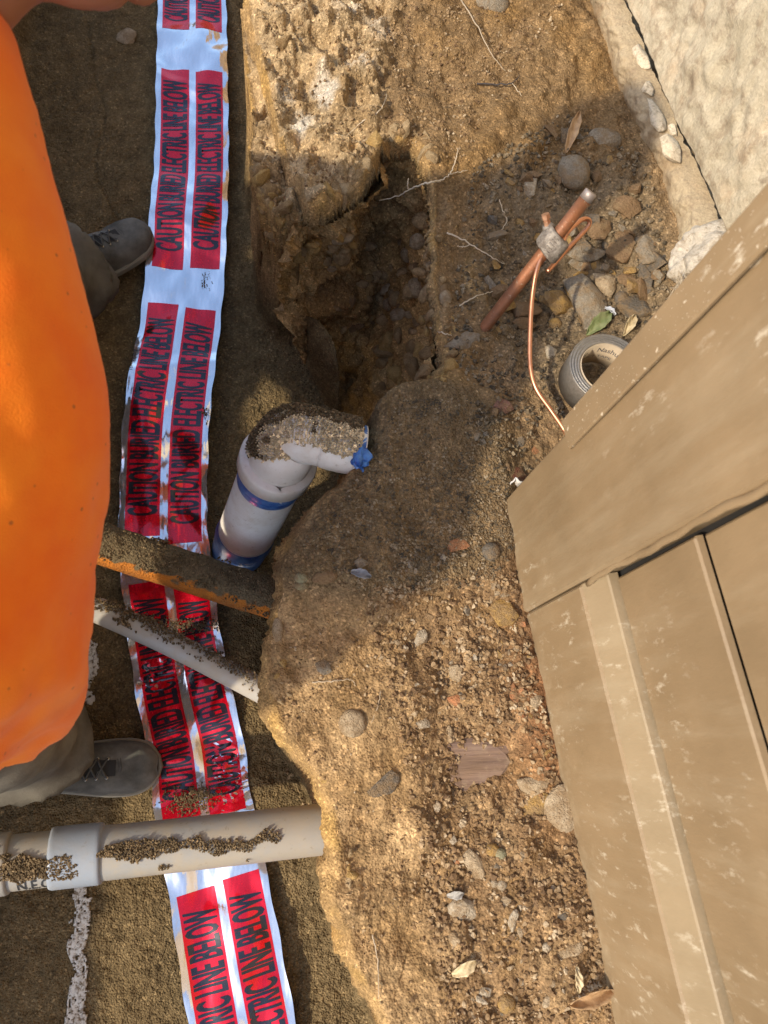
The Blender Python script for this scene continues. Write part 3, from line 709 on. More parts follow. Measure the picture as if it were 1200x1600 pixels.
# dirt covered orange pipe
m = MT('orange_clay_pipe', .85, spec=.3); ge = m.n('ShaderNodeNewGeometry'); sx = m.n('ShaderNodeSeparateXYZ'); m.l(ge.outputs['Normal'], sx.inputs[0])
nn = m.noise(45, 5, .65); f = m.ramp(m.math('ADD', m.math('ADD', sx.outputs[2], m.math('MULTIPLY', sx.outputs[1], .35)), m.math('MULTIPLY', m.math('SUBTRACT', nn, .5), .9)), [(.42, 0.), (.56, 1.)])
oc = m.mix(m.ramp(m.noise(22, 4, .6), [(.35, 0.), (.65, 1.)]), (.62, .20, .02), (.34, .13, .03)); gr = m.noise(280, 3, .7)
m.set('Base Color', m.mix(f, oc, m.mix(1., (.135, .098, .05), m.ramp(gr, [(.25, .5), (.75, 1.7)]), 'MULTIPLY'))); m.set('Normal', m.bump(m.math('ADD', m.voro(300), gr), .0025, .8))
ax3 = spline([P(40, 795, -.16), P(160, 850, -.18), P(290, 893, -.205), P(430, 938, -.225), P(530, 970, -.24)], 200)
ax3e = np.vstack([[ax3[0]+(P(40, 795, -.16)-P(160, 850, -.18))*k_ for k_ in np.linspace(3.4, .15, 40)], ax3]); V, F = sweep(ax3e, .031, 48); V = np.array([v[:] for v in V]); nrm = V-np.repeat(ax3e, 48, 0); nrm /= np.linalg.norm(nrm, axis=1)[:, None]; up = np.clip(nrm[:, 2], 0, 1)
V = V+nrm*((.0035*fbm(V, 30, 3)+.0015*fbm(V, 120, 2))*(.25+up)+.006*up)[:, None]
o = tag(link('clay_pipe', mesh(V, F), m.m), 'rusty orange pipe buried under caked damp sand above the thin conduit', 'pipe'); recenter(o)
def msk3(t, an): return pn1(t*16, an*1.6, 2.)+.55 > abs(an+.15)*.75
grains('sand_on_clay_pipe', onpipe(ax3[::4], .0345, msk3, 3600, -1.5, 1.0, (0, .004)), .0008, .0022, SANDG, 'damp sand crust covering the rusty orange pipe')

# ------------------------------------------------------------------ white riser and elbow
wr = empty('white_pipe_elbow', P(375, 850, -.33), 'white riser pipe with ribbed sleeve and elbow, smeared with blue primer', 'pipe')
R0, R1 = P(378, 848, -.34), P(437, 716, -.035)
dv = Vector(R1-R0); Lr = dv.length; dv.normalize()
m = MT('blue_smeared_white', .42, spec=.5); sx = m.n('ShaderNodeSeparateXYZ'); m.l(m.tc.outputs['Generated'], sx.inputs[0])
nb_ = m.noise(26, 5, .7, None, .8); 
prim = m.mix(m.ramp(m.noise(60, 4, .7), [(.35, 0.), (.65, 1.)]), (.015, .09, .36), (.10, .24, .50))
m.set('Base Color', m.mix(m.ramp(nb_, [(.56, 1.), (.60, 0.)]), (.80, .76, .69), prim)); BLUEW = m.m
m = MT('blue_primer', .35, spec=.5); m.set('Base Color', m.mix(m.ramp(m.noise(45, 5, .7), [(.40, 0.), (.60, 1.)]), (.015, .075, .30), (.08, .22, .50))); m.set('Normal', m.bump(m.noise(60, 4), .002, .6)); BLUE = m.m
R = .0475
def rpt(t): return Vector(R0)+dv*(Lr*t)
n = 230; pts, rad = [], []
for i in range(n):
    t = .12+.70*i/(n-1); pts.append(rpt(t)); rad.append(R*(1+.022*math.sin(i*1.2566)))
link('ribbed_sleeve', mesh(*sweep(pts, rad, 56, False)), WHITE, wr)
link('lower_socket', mesh(*sweep([rpt(t) for t in (-.12, .04, .06, .10, .125)], [R*1.0, R*1.05, R*1.06, R*1.06, R*1.01], 56)), BLUEW, wr)
link('primer_band', mesh(*sweep([rpt(t) for t in (.075, .09, .15, .175)], [R*1.05, R*1.08, R*1.05, R*1.0], 56, False)), BLUE, wr)
link('upper_collar', mesh(*sweep([rpt(t) for t in (.79, .80, .85, .90)], [R*.98, R*1.045, R*1.05, R*1.05], 56, False)), BLUEW, wr)
link('upper_primer', mesh(*sweep([rpt(t) for t in (.765, .775, .815, .83)], [R*.99, R*1.03, R*1.055, R*1.04], 56, False)), BLUE, wr)
link('collar_rim', mesh(*sweep([rpt(t) for t in (.90, .905, .985, 1.0, 1.0, .97)], [R*1.05, R*1.17, R*1.18, R*1.14, R*.95, R*.93], 56, False)), WHITE, wr)
E0 = rpt(.965); el = [E0, E0+dv*.028, Vector(P(458, 684, .004)), Vector(P(486, 684, .018)), Vector(P(526, 696, .020)), Vector(P(566, 704, .016))]
els = spline([q[:] for q in el], 60); er = [.0445]*14+list(np.linspace(.0445, .0345, 30))+[.0345]*16
link('elbow', mesh(*sweep(els, er, 48)), WHITE, wr)
hub = els[38:56]; link('elbow_socket', mesh(*sweep(hub[4:], [.0347]+[.0356]*(len(hub)-6)+[.0352], 48)), WHITE, wr)
link('end_primer', mesh(*sweep(els[54:60], [.0345, .0352, .0355, .0355, .0352, .034], 40)), BLUEW, wr)
V = []
def crumple(c, dims, seed, mat, name, parent, label=None):
    me = ball_rock(seed, dims, 3, .55); me.transform(Matrix.Translation(Vector(c))); o = link(name, me, mat, parent, False)
    if label: o['label'] = label
    return o
crumple(P(562, 712, .045), (.014, .018, .010), 3, BLUE, 'primer_rag', wr, 'crumpled blue primer blob at the pipe end')
crumple(P(566, 735, .025), (.006, .012, .010), 8, BLUE, 'primer_drip', wr)
def mske(t, an):
    v = pn1(t*9, an*2.5, 1.)*.7+.5*pn1(t*30, an*8, 1.)
    edge = .62 if t > .35 else .62-(.35-t)*5.5
    return v*.45+edge > an
random.seed(5)
gs, gd = [], []
def layer(lo_, hi_, n, rr_, t0, t1, rads):
    ax_ = [Vector(q) for q in els]; k = 0
    while k < n:
        t = random.uniform(t0, t1); f = t*58.9; i = int(f); c = ax_[i].lerp(ax_[min(i+1, 59)], f-i); d = (ax_[min(i+1, 59)]-ax_[max(i-1, 0)]).normalized()
        s = d.cross(Vector((0, 0, 1))).normalized(); up = s.cross(d); an = random.uniform(lo_, hi_); k += 1
        if not mske(t, an): continue
        r0_ = er[i]+(.004 if 40 < i < 56 else 0); q = c+(s*math.sin(an)+up*math.cos(an))*(r0_+random.uniform(-.001, .0008+.005*max(0, min(1, .5-an))))
        dark = an < -.30+.45*pn1(q[0]*55, q[1]*55, q[2]*55)*1.6
        (gs if dark else gd).append(q)
layer(-2.2, 1.2, 15000, 0, .16, .96, None)
grains('sand_on_elbow', gs, .001, .0024, SANDG, 'dark damp sand piled on the back of the white elbow')
grains('sunlit_sand_on_elbow', gd, .0008, .0018, LITG, 'sand grains stuck along the side of the white elbow, coloured as sunlit')

# ------------------------------------------------------------------ caution tape
def foil_mat():
    m = MT('silver_foil', .2, .9); m.set('Base Color', (.95, .95, .96)); a = m.noise(22, 3, .5, m.mapped((1, .35, 1))); b = m.noise(90, 2, .5)
    m.set('Roughness', m.ramp(b, [(.3, .10), (.7, .18)])); m.set('Normal', m.bump(m.math('ADD', a, m.math('MULTIPLY', b, .05)), .0075, .6)); return m.m
def red_mat():
    m = MT('red_ink_on_foil', .2, .72, coat=.8); m.set('Base Color', (.90, .004, .025)); a = m.noise(22, 3, .5, m.mapped((1, .35, 1))); b = m.noise(90, 2, .5)
    m.set('Roughness', m.ramp(b, [(.3, .2), (.7, .30)])); m.b.inputs['Coat Roughness'].default_value = .08; m.set('Normal', m.bump(m.math('ADD', a, m.math('MULTIPLY', b, .05)), .0075, .6)); return m.m
m = MT('black_ink_on_foil', .22, 0., coat=.5); m.set('Base Color', (.012, .012, .02)); m.b.inputs['Coat Roughness'].default_value = .1; BLK = m.m
FOIL, RED = foil_mat(), red_mat()
mid = [(301, -160), (301, -20), (301, 100), (300, 230), (296, 330), (291, 420), (283, 500), (271, 580), (261, 660), (257, 740), (256, 800), (257, 850), (262, 900), (268, 945), (275, 1005), (290, 1090), (308, 1170), (316, 1240), (326, 1300), (338, 1365), (350, 1430), (366, 1520), (384, 1620), (402, 1720), (440, 1900), (470, 2080)]
zt = [-.372, -.37, -.362, -.355, -.350, -.358, -.362, -.350, -.342, -.35, -.356, -.356, -.358, -.362, -.364, -.366, -.366, -.37, -.37, -.366, -.362, -.362, -.366, -.368, -.37]
cen = np.array([P(a, b, z) for (a, b), z in zip(mid, zt)]); TC = spline(cen, 900)
TT = np.gradient(TC, axis=0); TT /= np.linalg.norm(TT, axis=1)[:, None]
ARC = np.concatenate([[0], np.cumsum(np.linalg.norm(np.diff(TC, axis=0), axis=1))])
HW = .0765
SS = np.cross(TT, [0, 0, -1.]); SS /= np.linalg.norm(SS, axis=1)[:, None]; SS *= np.where(SS[:, :1] < 0, -1, 1)
NM = np.cross(SS, TT); NM /= np.linalg.norm(NM, axis=1)[:, None]; NM *= np.where(NM[:, 2:] < 0, -1, 1); ARCL = [float(a) for a in ARC]
def wave(v, u):
    r = (pn1(v*7, u*11, 0.), pn1(v*19+4, u*26, 3.), pn1(v*3.1, u*2.0, 8.))
    crease = max(0., 1-abs(v-(.98+.35*u))/.05)*.008+max(0., 1-abs(v-(1.30-.25*u))/.03)*.006+max(0., 1-abs(v-(.62+.5*u))/.025)*.004
    return float(r[0])*.011+float(r[1])*.0042+float(r[2])*.009+crease
def TP(u, v, off=0.):
    """u across (+ right), v arc length from the top; returns point"""
    i = min(max(bisect.bisect_right(ARCL, v)-1, 0), 898); t = (v-ARCL[i])/(ARCL[i+1]-ARCL[i])
    c = TC[i]*(1-t)+TC[i+1]*t; s = SS[i]*(1-t)+SS[i+1]*t; nm = NM[i]*(1-t)+NM[i+1]*t
    q = c+s*u+nm*(wave(v, u)+off+.004)
    q[2] = max(q[2], hgt(q[0], q[1])+.004+off); return q
def vat(py, u=0.):
    """arc length whose projected row is py"""
    f = np.array([proj(TP(u, v))[1] for v in np.linspace(0, ARC[-1], 500)]); return float(np.interp(py, f, np.linspace(0, ARC[-1], 500)))
tape = empty('caution_tape', TC[450], 'silver foil warning tape with red panels and black lettering along the trench floor', 'warning tape')
nu, nv = 24, int(ARC[-1]/.0045)
V = [TP(-HW+2*HW*j/nu+.0012*math.sin(i*.31)*(1 if j in (0, nu) else 0), ARC[-1]*i/nv) for i in range(nv+1) for j in range(nu+1)]
F = [(i*(nu+1)+j, (i+1)*(nu+1)+j, (i+1)*(nu+1)+j+1, i*(nu+1)+j+1) for i in range(nv) for j in range(nu)]
o = link('foil_band', mesh(V, F), FOIL, tape)
blocks = []
UL, UR = (-.0655, -.0065), (.0075, .0655)
for (uu, spans) in ((UL, [(-140, 46), (110, 420), (474, 838), (910, 1281), (1392, 1805)]), (UR, [(-140, 46), (110, 420), (484, 848), (915, 1270), (1366, 1775)])):
    for a, b in spans: blocks.append((uu, vat(a, sum(uu)/2), vat(b, sum(uu)/2)))
TXT = {}
for (u0, u1), v0, v1 in blocks:
    nn_ = max(4, int((v1-v0)/.0045)); mm = 10
    V = [TP(u0+(u1-u0)*j/mm, v0+(v1-v0)*i/nn_, .0005) for i in range(nn_+1) for j in range(mm+1)]
    F = [(i*(mm+1)+j, (i+1)*(mm+1)+j, (i+1)*(mm+1)+j+1, i*(mm+1)+j+1) for i in range(nn_) for j in range(mm)]
    rp = link('red_panel', mesh(V, F), RED, tape)
    L = v1-v0; body = 'CAUTION BURIED ELECTRIC LINE BELOW'
    full = .455
    sx_ = (full if v0 < vat(-100) or v1 > vat(1700) else L)*.85
    me0 = text_mesh(body, sx_, (u1-u0)*.88, .02, .009); bm = bmesh.new()
    for dx in (-.0006, .0001, .0006):
        c_ = me0.copy(); c_.transform(Matrix.Translation((dx, 0, 0))); bm.from_mesh(c_)
    me = bpy.data.meshes.new('t'); bm.to_mesh(me); bm.free()
    st = v1-(.08*L if L > .25 else .02)
    if v1 > vat(1700): st = v0+.06*.455+sx_; v1 = v0+.455
    keep = warp(me, lambda x, y, z: TP(u1-(u1-u0)*.06-y, max(st-x, .002), .0010))
    link('lettering', keep, BLK, rp, False)
# sand dropped on the tape
def onground(px, py, spread, n, z=None):
    out = []
    for _ in range(n):
        a, b = random.gauss(px, spread[0]), random.gauss(py, spread[1]); out.append((a, b))
    return out
pts = []
for (cx, cy, sx_, sy_, n) in ((292, 1252, 17, 11, 420), (320, 1243, 14, 7, 260), (300, 978, 26, 6, 420), (226, 968, 12, 5, 150), (322, 440, 3, 8, 30), (322, 655, 4, 5, 30)):
    for _ in range(n):
        a, b = random.gauss(cx, sx_), random.gauss(cy, sy_); v = vat_ = None
        q = P(a, b, -.358); dd = np.linalg.norm(TC[:, :2]-q[None, :2], axis=1); i = int(dd.argmin()); s = np.cross(TT[i], [0, 0, -1.]); s = -s if s[0] < 0 else s
        u = float(np.dot(q-TC[i], s)/np.linalg.norm(s)); 
        if abs(u) < HW: pts.append(TP(u, ARC[i], .0018+random.random()*.002))
grains('sand_on_tape', pts, .0008, .0022, SANDG, 'small clumps of damp sand dropped on the foil warning tape')

# ------------------------------------------------------------------ ground rod, clamp, copper wire
m = MT('weathered_copper', .55, .35); a = m.noise(34, 5, .7); b = m.noise(160, 4, .7)
cc = m.mix(m.ramp(a, [(.35, 0.), (.65, 1.)]), (.33, .125, .05), (.19, .085, .042)); cc = m.mix(m.ramp(b, [(.60, 0.), (.68, .7)]), cc, (.45, .33, .22)); m.set('Base Color', cc); m.set('Normal', m.bump(b, .0012, .6)); COP = m.m
m = MT('bright_copper', .3, .9); m.set('Base Color', (.72, .34, .19)); m.set('Roughness', m.ramp(m.noise(60, 4), [(.3, .25), (.7, .5)])); WIRE = m.m
m = MT('cast_clamp_metal', .6, .35); m.set('Base Color', m.mix(m.ramp(m.noise(90, 5, .7), [(.4, 0.), (.62, 1.)]), (.16, .13, .10), (.36, .31, .25))); m.set('Normal', m.bump(m.noise(220, 4), .002, .8)); CAST = m.m
m = MT('brass', .4, .8); m.set('Base Color', (.62, .34, .20)); m.set('Normal', m.bump(m.noise(200, 3), .001, .5)); BRASS = m.m
rod = empty('ground_rod', Gp(757, 512), 'rusty copper ground rod leaning out of the soil with a cut top', 'rod')
T0, T1 = Vector(Gp(757, 512)), Vector(P(924, 300, .165)); rd = (T1-T0).normalized()
link('shaft', mesh(*sweep([T0-rd*.08, T0, T0+(T1-T0)*.3, T0+(T1-T0)*.7, T1-rd*.012], .0092, 28)), COP, rod)
link('cut_top', mesh(*sweep([T1-rd*.0125, T1-rd*.001, T1], [.0094, .0096, .0086], 28)), MT('cut_steel', .5, .5).set('Base Color', (.34, .28, .24)).m, rod)
cl = empty('ground_clamp', T0+(T1-T0)*.66, 'cast metal clamp with a brass screw gripping the copper rod', 'clamp')
cp = T0+(T1-T0)*.655; sdv = rd.cross(Vector((0, 0, 1))).normalized(); upv = sdv.cross(rd).normalized()
# acorn clamp: a tear-shaped ring extruded along the rod
V, F = [], []; prof = []
for k in range(32):
    th = 2*math.pi*k/32; ro = .0165+.007*max(0, math.cos(th-math.pi*.95))**2+.004*max(0, math.cos(th))**2
    prof.append((math.cos(th)*ro, math.sin(th)*ro*.95))
prin = [(math.cos(2*math.pi*k/32)*.0110, math.sin(2*math.pi*k/32)*.0105) for k in range(32)]
hs = [(-.016, 0.90), (-.013, 1.), (.013, 1.), (.016, .92)]
for h_, s_ in hs:
    for x, y in prof: V.append(cp+rd*(h_+.18*x)+sdv*(-x*s_)+upv*(y*s_))
for h_ in (.016, -.016):
    for x, y in prin: V.append(cp+rd*(h_+.18*x)+sdv*(-x)+upv*y)
rows = [0, 1, 2, 3, 4, 5, 0]
for i in range(6):
    for k in range(32): F.append((rows[i]*32+k, rows[i]*32+(k+1) % 32, rows[i+1]*32+(k+1) % 32, rows[i+1]*32+k))
link('clamp_body', mesh(V, F), CAST, cl, True)
bd = (-sdv*.62+upv*.35+rd*.55).normalized(); b0 = cp-sdv*.0125+rd*.008
link('screw_boss', mesh(*sweep([b0, b0+bd*.010], [.0085, .0075], 20)), CAST, cl)
link('clamp_screw', mesh(*sweep([b0+bd*.006, b0+bd*.016, b0+bd*.0165, b0+bd*.0185, b0+bd*.019, b0+bd*.026], [.0052, .0052, .0042, .0042, .0064, .0060], 6)), BRASS, cl, False)
cr = cp+sdv*.012-rd*.01
for i in range(5):
    q = cp-upv*.0+sdv*.006+upv*.0168+rd*(-.010+.0052*i); link('cast_mark', mesh(*sweep([q-sdv*.005, q+sdv*.004-upv*.002], .0011, 6)), CAST, cl)
wpts = [Vector(P(855, 425, .075)), Vector(P(884, 392, .080)), Vector(P(905, 370, .085)), Vector(P(919, 354, .090)), Vector(P(920, 344, .096)), Vector(P(908, 344, .098)), Vector(P(888, 362, .10)), Vector(cp+sdv*.011+rd*.012), Vector(cp+sdv*.0118-rd*.014), Vector(P(849, 400, .088)), Vector(P(838, 425, .080)), Vector(P(831, 470, .062)), Vector(P(828, 530, .045)), Vector(P(829, 575, .036)), Vector(P(838, 608, .030)), Vector(P(860, 640, .024)), Vector(P(884, 676, .018)), Vector(P(905, 720, .010)), Vector(P(930, 770, -.0))]
o = recenter(tag(link('copper_wire', mesh(*sweep(spline([q[:] for q in wpts], 240), .0034, 14)), WIRE), 'bare copper wire looped at the clamp and running down behind the tan wall', 'wire'))

# ------------------------------------------------------------------ roll of tape
rc = Vector(P(938, 590, .030)); ra = (Vector((-.02, .02, .97))).normalized()
roll = empty('duct_tape_roll', rc, 'roll of silver duct tape with cardboard core lying beside the copper wire', 'tape roll')
def ringmesh(r0, r1, h0, h1, seg=96, nr=14):
    x = ra.orthogonal().normalized(); y = ra.cross(x); V, F = [], []; prof = [(r1, h0)]+[(r1, h1)]+[(r1+(r0-r1)*i/nr, h1+(.0016 if i % 2 else 0)+.0012*math.sin(i*1.7)) for i in range(1, nr)]+[(r0, h1), (r0, h0)]
    for k in range(seg):
        th = 2*math.pi*k/seg
        for (r_, h_) in prof: V.append(rc+(x*math.cos(th)+y*math.sin(th))*r_+ra*h_)
    n = len(prof)
    for k in range(seg):
        for i in range(n): F.append((k*n+i, k*n+(i+1) % n, ((k+1) % seg)*n+(i+1) % n, ((k+1) % seg)*n+i))
    return V, F
m = MT('silver_tape', .42, .45); m.set('Base Color', m.mix(m.noise(200, 3), (.17, .155, .13), (.34, .31, .27))); m.set('Normal', m.bump(m.noise(400, 2), .001, .6)); TAPEM = m.m
m = MT('cardboard', .8); m.set('Base Color', m.mix(m.noise(120, 4), (.38, .29, .19), (.52, .42, .29))); CARD = m.m
link('tape_windings', mesh(*ringmesh(.0405, .0560, -.022, .026)), TAPEM, roll)
link('cardboard_core', mesh(*ringmesh(.0380, .0402, -.0225, .0265, nr=3)), CARD, roll)
x_, y_ = None, None
top_dir = Vector(P(938, 500, .03))-Vector(P(938, 600, .03)); top_dir = (top_dir-ra*top_dir.dot(ra)).normalized(); rgt = top_dir.cross(ra).normalized()
def corefn(ang0, hb):
    def f(x, y, z):
        an = ang0+x/.0378; return rc+(top_dir*math.cos(an)+rgt*math.sin(an))*.03775+ra*(hb+y)
    return f
for body, a0_, L_, h_, hb in (('300', -62, .0155, .0075, .008), ('Nashua', -14, .038, .0105, .009), ('DUCT TAPE', -50, .050, .0055, -.005)):
    link('lettering', warp(text_mesh(body, L_, h_, .01, .004), corefn(math.radians(a0_), hb)), WRITEG, roll, False)
# ------------------------------------------------------------------ chalk marks on the floor
m = MT('white_marking_chalk', .95); mm_ = m.noise(170, 4, .75); m.set('Base Color', m.mix(m.ramp(mm_, [(.40, 0.), (.52, 1.)]), (.20, .15, .09), (.68, .64, .55))); m.set('Normal', m.bump(mm_, .003, .8)); CHALK = m.m
def chalk_patch(path, width, seed, label):
    """thin crust following the sand, ragged edges, holes where the sand shows"""
    pts = [Gp(*q) for q in path]; c = spline(pts, max(30, len(pts)*16)); V, F, idx = [], [], {}
    d = np.gradient(c, axis=0); d /= np.linalg.norm(d, axis=1)[:, None]; st = .0026
    L = np.concatenate([[0], np.cumsum(np.linalg.norm(np.diff(c[:, :2], axis=0), axis=1))]); n = int(L[-1]/st); m_ = int(width*1.5/st)
    def vert(i, j):
        if (i, j) not in idx:
            t = np.interp(i*st, L, np.arange(len(c))); k = int(min(t, len(c)-2)); q = c[k]+(c[k+1]-c[k])*(t-k); s = np.array([d[k][1], -d[k][0]])
            x, y = q[0]+s[0]*j*st, q[1]+s[1]*j*st; idx[(i, j)] = len(V); V.append((x, y, hgt(x, y)+.0012))
        return idx[(i, j)]
    for i in range(n):
        for j in range(-m_, m_):
            ns = pn1(i*.11, j*.13, seed)+.6*pn1(i*.4, j*.4, seed+3.)
            if abs(j+.5)*st > width*.5*(1+.30*ns*2): continue
            if pn1(i*.5, j*.5, seed+9.) > .42: continue
            F.append((vert(i, j), vert(i, j+1), vert(i+1, j+1), vert(i+1, j)))
    o = link('chalk_line', mesh(V, F), CHALK); md = o.modifiers.new('s', 'SOLIDIFY'); md.thickness = .002; md.offset = 1
    recenter(tag(o, label, 'chalk mark'))
chalk_patch([(128, 1372), (129, 1420), (126, 1455), (120, 1480), (130, 1510), (121, 1560), (117, 1640), (114, 1700)], .023, 2., 'white chalk line running down the sand below the grey conduit')
chalk_patch([(134, 1000), (143, 1015), (145, 1040), (134, 1068), (132, 1075)], .020, 5., 'ragged white chalk patch beside the orange shirt')
chalk_patch([(133, 1084), (140, 1092), (137, 1102)], .014, 8., 'small white chalk blot above the front boot')

# ------------------------------------------------------------------ stones
CW = {'tan': 'tan', 'pale': 'pale', 'grey': 'grey', 'brown': 'brown', 'dark': 'dark grey', 'ochre': 'ochre', 'rust': 'rusty red', 'pebble': 'dusty tan', 'clod': 'tan', 'clod2': 'brown', 'clod3': 'yellow ochre', 'damp': 'dark'}
def szw(f): return 'tiny' if f < .15 else ('small' if f < .5 else 'larger')
def ppm(q): return 1155/(-(CM.T @ (np.array(q)-np.array([0, 0, HC])))[2])
def stone(px, py, a, b, ang, mat, label, group=None, name='stone', angular=True, sink=.35, flat=.6, seed=None, detail=2):
    q = Gp(px, py); k = ppm(q); seed = seed or int(px*7+py)
    dims = (a/k/2*1.2, b/k/2*1.2, min(a, b)/k/2*flat+.001)
    if angular: me = hull_rock(16 if detail else 12, seed, (dims[0]*1.08, dims[1]*1.08, dims[2]), detail=detail, rough_=.035)
    else: me = ball_rock(seed, dims, 3, .07)
    nm = gnorm(q[0], q[1]); nm = (nm+Vector((0, 0, 1.2))).normalized()
    M = Vector((0, 0, 1)).rotation_difference(nm).to_matrix().to_4x4() @ Matrix.Rotation(math.radians(ang), 4, 'Z')
    me.transform(M); o = link(name, me, ROCKS[mat], None, not angular or detail > 0); o.location = Vector(q)+nm*dims[2]*(1-2*sink)
    if angular and detail:
        me.polygons.foreach_set('use_smooth', [True]*len(me.polygons)); me.set_sharp_from_angle(angle=math.radians(38))
    return tag(o, label, 'stone', group)
BIG = [
 (895, 274, 42, 52, 0, 'grey', 'smooth rounded grey cobble just above the copper rod top', False, .9),
 (943, 220, 46, 30, 8, 'grey', 'smooth oval grey pebble near the footing, above the cobble', False, .7),
 (829, 292, 22, 34, 20, 'pale', 'small pale triangular stone left of the grey cobble', True, .5),
 (868, 478, 44, 46, 30, 'ochre', 'orange ochre stone right of the copper wire', True, .7),
 (913, 480, 54, 100, -12, 'grey', 'large upright rough grey rock above the duct tape roll', True, .7),
 (942, 438, 30, 50, -12, 'tan', 'tan pointed stone behind the large grey rock', True, .6),
 (1008, 398, 34, 70, -8, 'grey', 'long grey rock standing against the footing', True, .8),
 (988, 480, 62, 40, 30, 'dark', 'dark wedge of rock below the long grey rock', True, .6),
 (968, 392, 34, 66, 25, 'brown', 'brown slab leaning beside the long grey rock', True, .6),
 (916, 395, 54, 30, -15, 'grey', 'flat grey slab under the wire loop', True, .5),
 (910, 415, 40, 18, 12, 'grey', 'thin grey flake below the flat slab', True, .5),
 (912, 432, 38, 18, 14, 'ochre', 'thin ochre flake below the grey flake', True, .5),
 (980, 440, 36, 20, 14, 'brown', 'small brown stone right of the tan pointed stone', True, .6),
 (978, 325, 40, 34, 0, 'brown', 'brown clod beside the footing, right of the rod top', True, .6),
 (935, 360, 36, 34, 10, 'brown', 'brown rock right of the wire loop', True, .6),
 (820, 490, 44, 50, 40, 'brown', 'brown clod beside the foot of the copper rod', True, .7),
 (725, 533, 60, 26, -8, 'grey', 'flat blue grey stone at the foot of the copper rod', True, .5),
 (857, 552, 22, 24, 0, 'pale', 'small pale stone left of the duct tape roll', True, .7),
 (815, 505, 40, 24, 10, 'brown', 'dull brown pebble left of the copper wire', True, .7),
 (955, 395, 14, 26, 0, 'grey', 'little light grey chip between brown and grey rocks', True, .7),
 (970, 468, 20, 22, 0, 'dark', 'small dark pebble above the dark wedge', False, .8),
 (866, 508, 18, 18, 0, 'ochre', 'small orange pebble under the ochre stone', False, .8),
 (768, 8, 44, 32, 10, 'grey', 'grey blue pebble at the top edge of the bank', False, .7),
 (200, 62, 30, 26, -30, 'tan', 'tan lump on the dark sand left of the tape', True, .8),
 (722, 1417, 46, 34, 35, 'pale', 'pale rough stone, largest one low on the gravel', True, .8),
 (737, 1352, 34, 46, -25, 'tan', 'tan stone above the largest pale stone', True, .7),
 (803, 1438, 18, 30, 20, 'pale', 'small pale stone right of the largest pale stone', True, .8),
 (790, 1566, 24, 24, 0, 'ochre', 'round ochre pebble near the bottom edge', False, .8),
 (758, 1549, 26, 14, 5, 'pale', 'pale pink flake beside the round ochre pebble', True, .5),
 (752, 1562, 26, 10, 20, 'pale', 'narrow pale flake left of the round ochre pebble', True, .5),
 (887, 1483, 48, 22, -12, 'tan', 'tan elongated stone near the wall foot', True, .6),
 (935, 1502, 18, 14, 10, 'tan', 'small yellow stone touching the wall foot low down', True, .7),
 (708, 1468, 18, 22, 10, 'tan', 'small tan triangular stone below the pale stone', True, .7),
 (785, 956, 44, 42, -20, 'ochre', 'flat yellow stone at the foot of the corner board', True, .45),
 (830, 1222, 46, 34, -10, 'tan', 'yellow tan slab right of the wood scrap', True, .35),
 (880, 1262, 52, 64, 15, 'tan', 'broad yellow rock half under the skirt board', True, .5),
 (840, 1262, 66, 46, -25, 'ochre', 'cracked yellow slab beside the broad yellow rock', True, .3),
 (712, 1052, 20, 26, 0, 'tan', 'small tan stone in upper gravel patch', True, .7),
 (657, 996, 24, 24, 0, 'pale', 'pale stone in the gravel left of the corner board', True, .7),
 (838, 1098, 22, 26, 20, 'tan', 'tan chip at the wall foot among rusty chips', True, .6),
 (435, 985, 16, 34, 0, 'tan', 'egg shaped tan pebble stuck in the trench edge', False, .7),
 (471, 903, 18, 15, 0, 'green', 'greenish pebble under the broken root', False, .8),
 (471, 915, 18, 12, 0, 'green', 'second greenish pebble, below its twin under the broken root', False, .8),
 (508, 902, 34, 18, -8, 'brown', 'smooth brown pebble under the broken root', False, .7),
 (565, 882, 28, 18, 10, 'grey', 'grey stone on the lower edge of the sand mound', True, .7),
 (505, 1042, 26, 20, 30, 'grey', 'grey stone set in the bank above the thin root', True, .5),
 (600, 1222, 50, 34, -25, 'dark', 'dark grey flat stone sunk in the tan bank', True, .2),
 (550, 1130, 36, 36, 0, 'tan', 'rounded tan lump in the bank near the thin conduit', False, .5),
 (703, 1145, 14, 20, 0, 'tan', 'small orange tan stone above the wood scrap', True, .7),
 (660, 1130, 24, 18, 0, 'pale', 'pale chip left above the wood scrap', True, .5),
 (708, 1310, 14, 20, 0, 'pale', 'pale pebble below the wood scrap', True, .6),
 (675, 1283, 18, 12, 10, 'rust', 'small brick red fragment below the wood scrap', True, .5),
 (714, 1348, 10, 10, 0, 'rust', 'tiny brick red crumb left of the tan stone', True, .5),
 (769, 1328, 18, 16, 0, 'ochre', 'left of two round yellowish pebbles', False, .7),
 (782, 1334, 16, 14, 0, 'green', 'right of two round yellowish pebbles', False, .7),
 (783, 1382, 14, 14, 0, 'pale', 'round pale pebble right of the tan stone', False, .7),
 (772, 1380, 10, 10, 0, 'pale', 'smaller round pale pebble right of the tan stone', False, .7),
 (880, 1430, 18, 12, 0, 'dark', 'dark green grey chip in the gravel near the wall', True, .6),
 (854, 1480, 14, 14, 10, 'pale', 'pale chip left of the elongated tan stone', True, .6),
 (766, 862, 24, 24, 0, 'dark', 'round dark pebble at the lower mound edge by the corner board', False, .7),
 (890, 700, 18, 16, 0, 'grey', 'grey pebble beside the corner board top', True, .7),
]
for px, py, a, b, ang, mt, lab, an, fl in BIG: stone(px, py, a, b, -ang, mt, lab, angular=an, flat=fl)
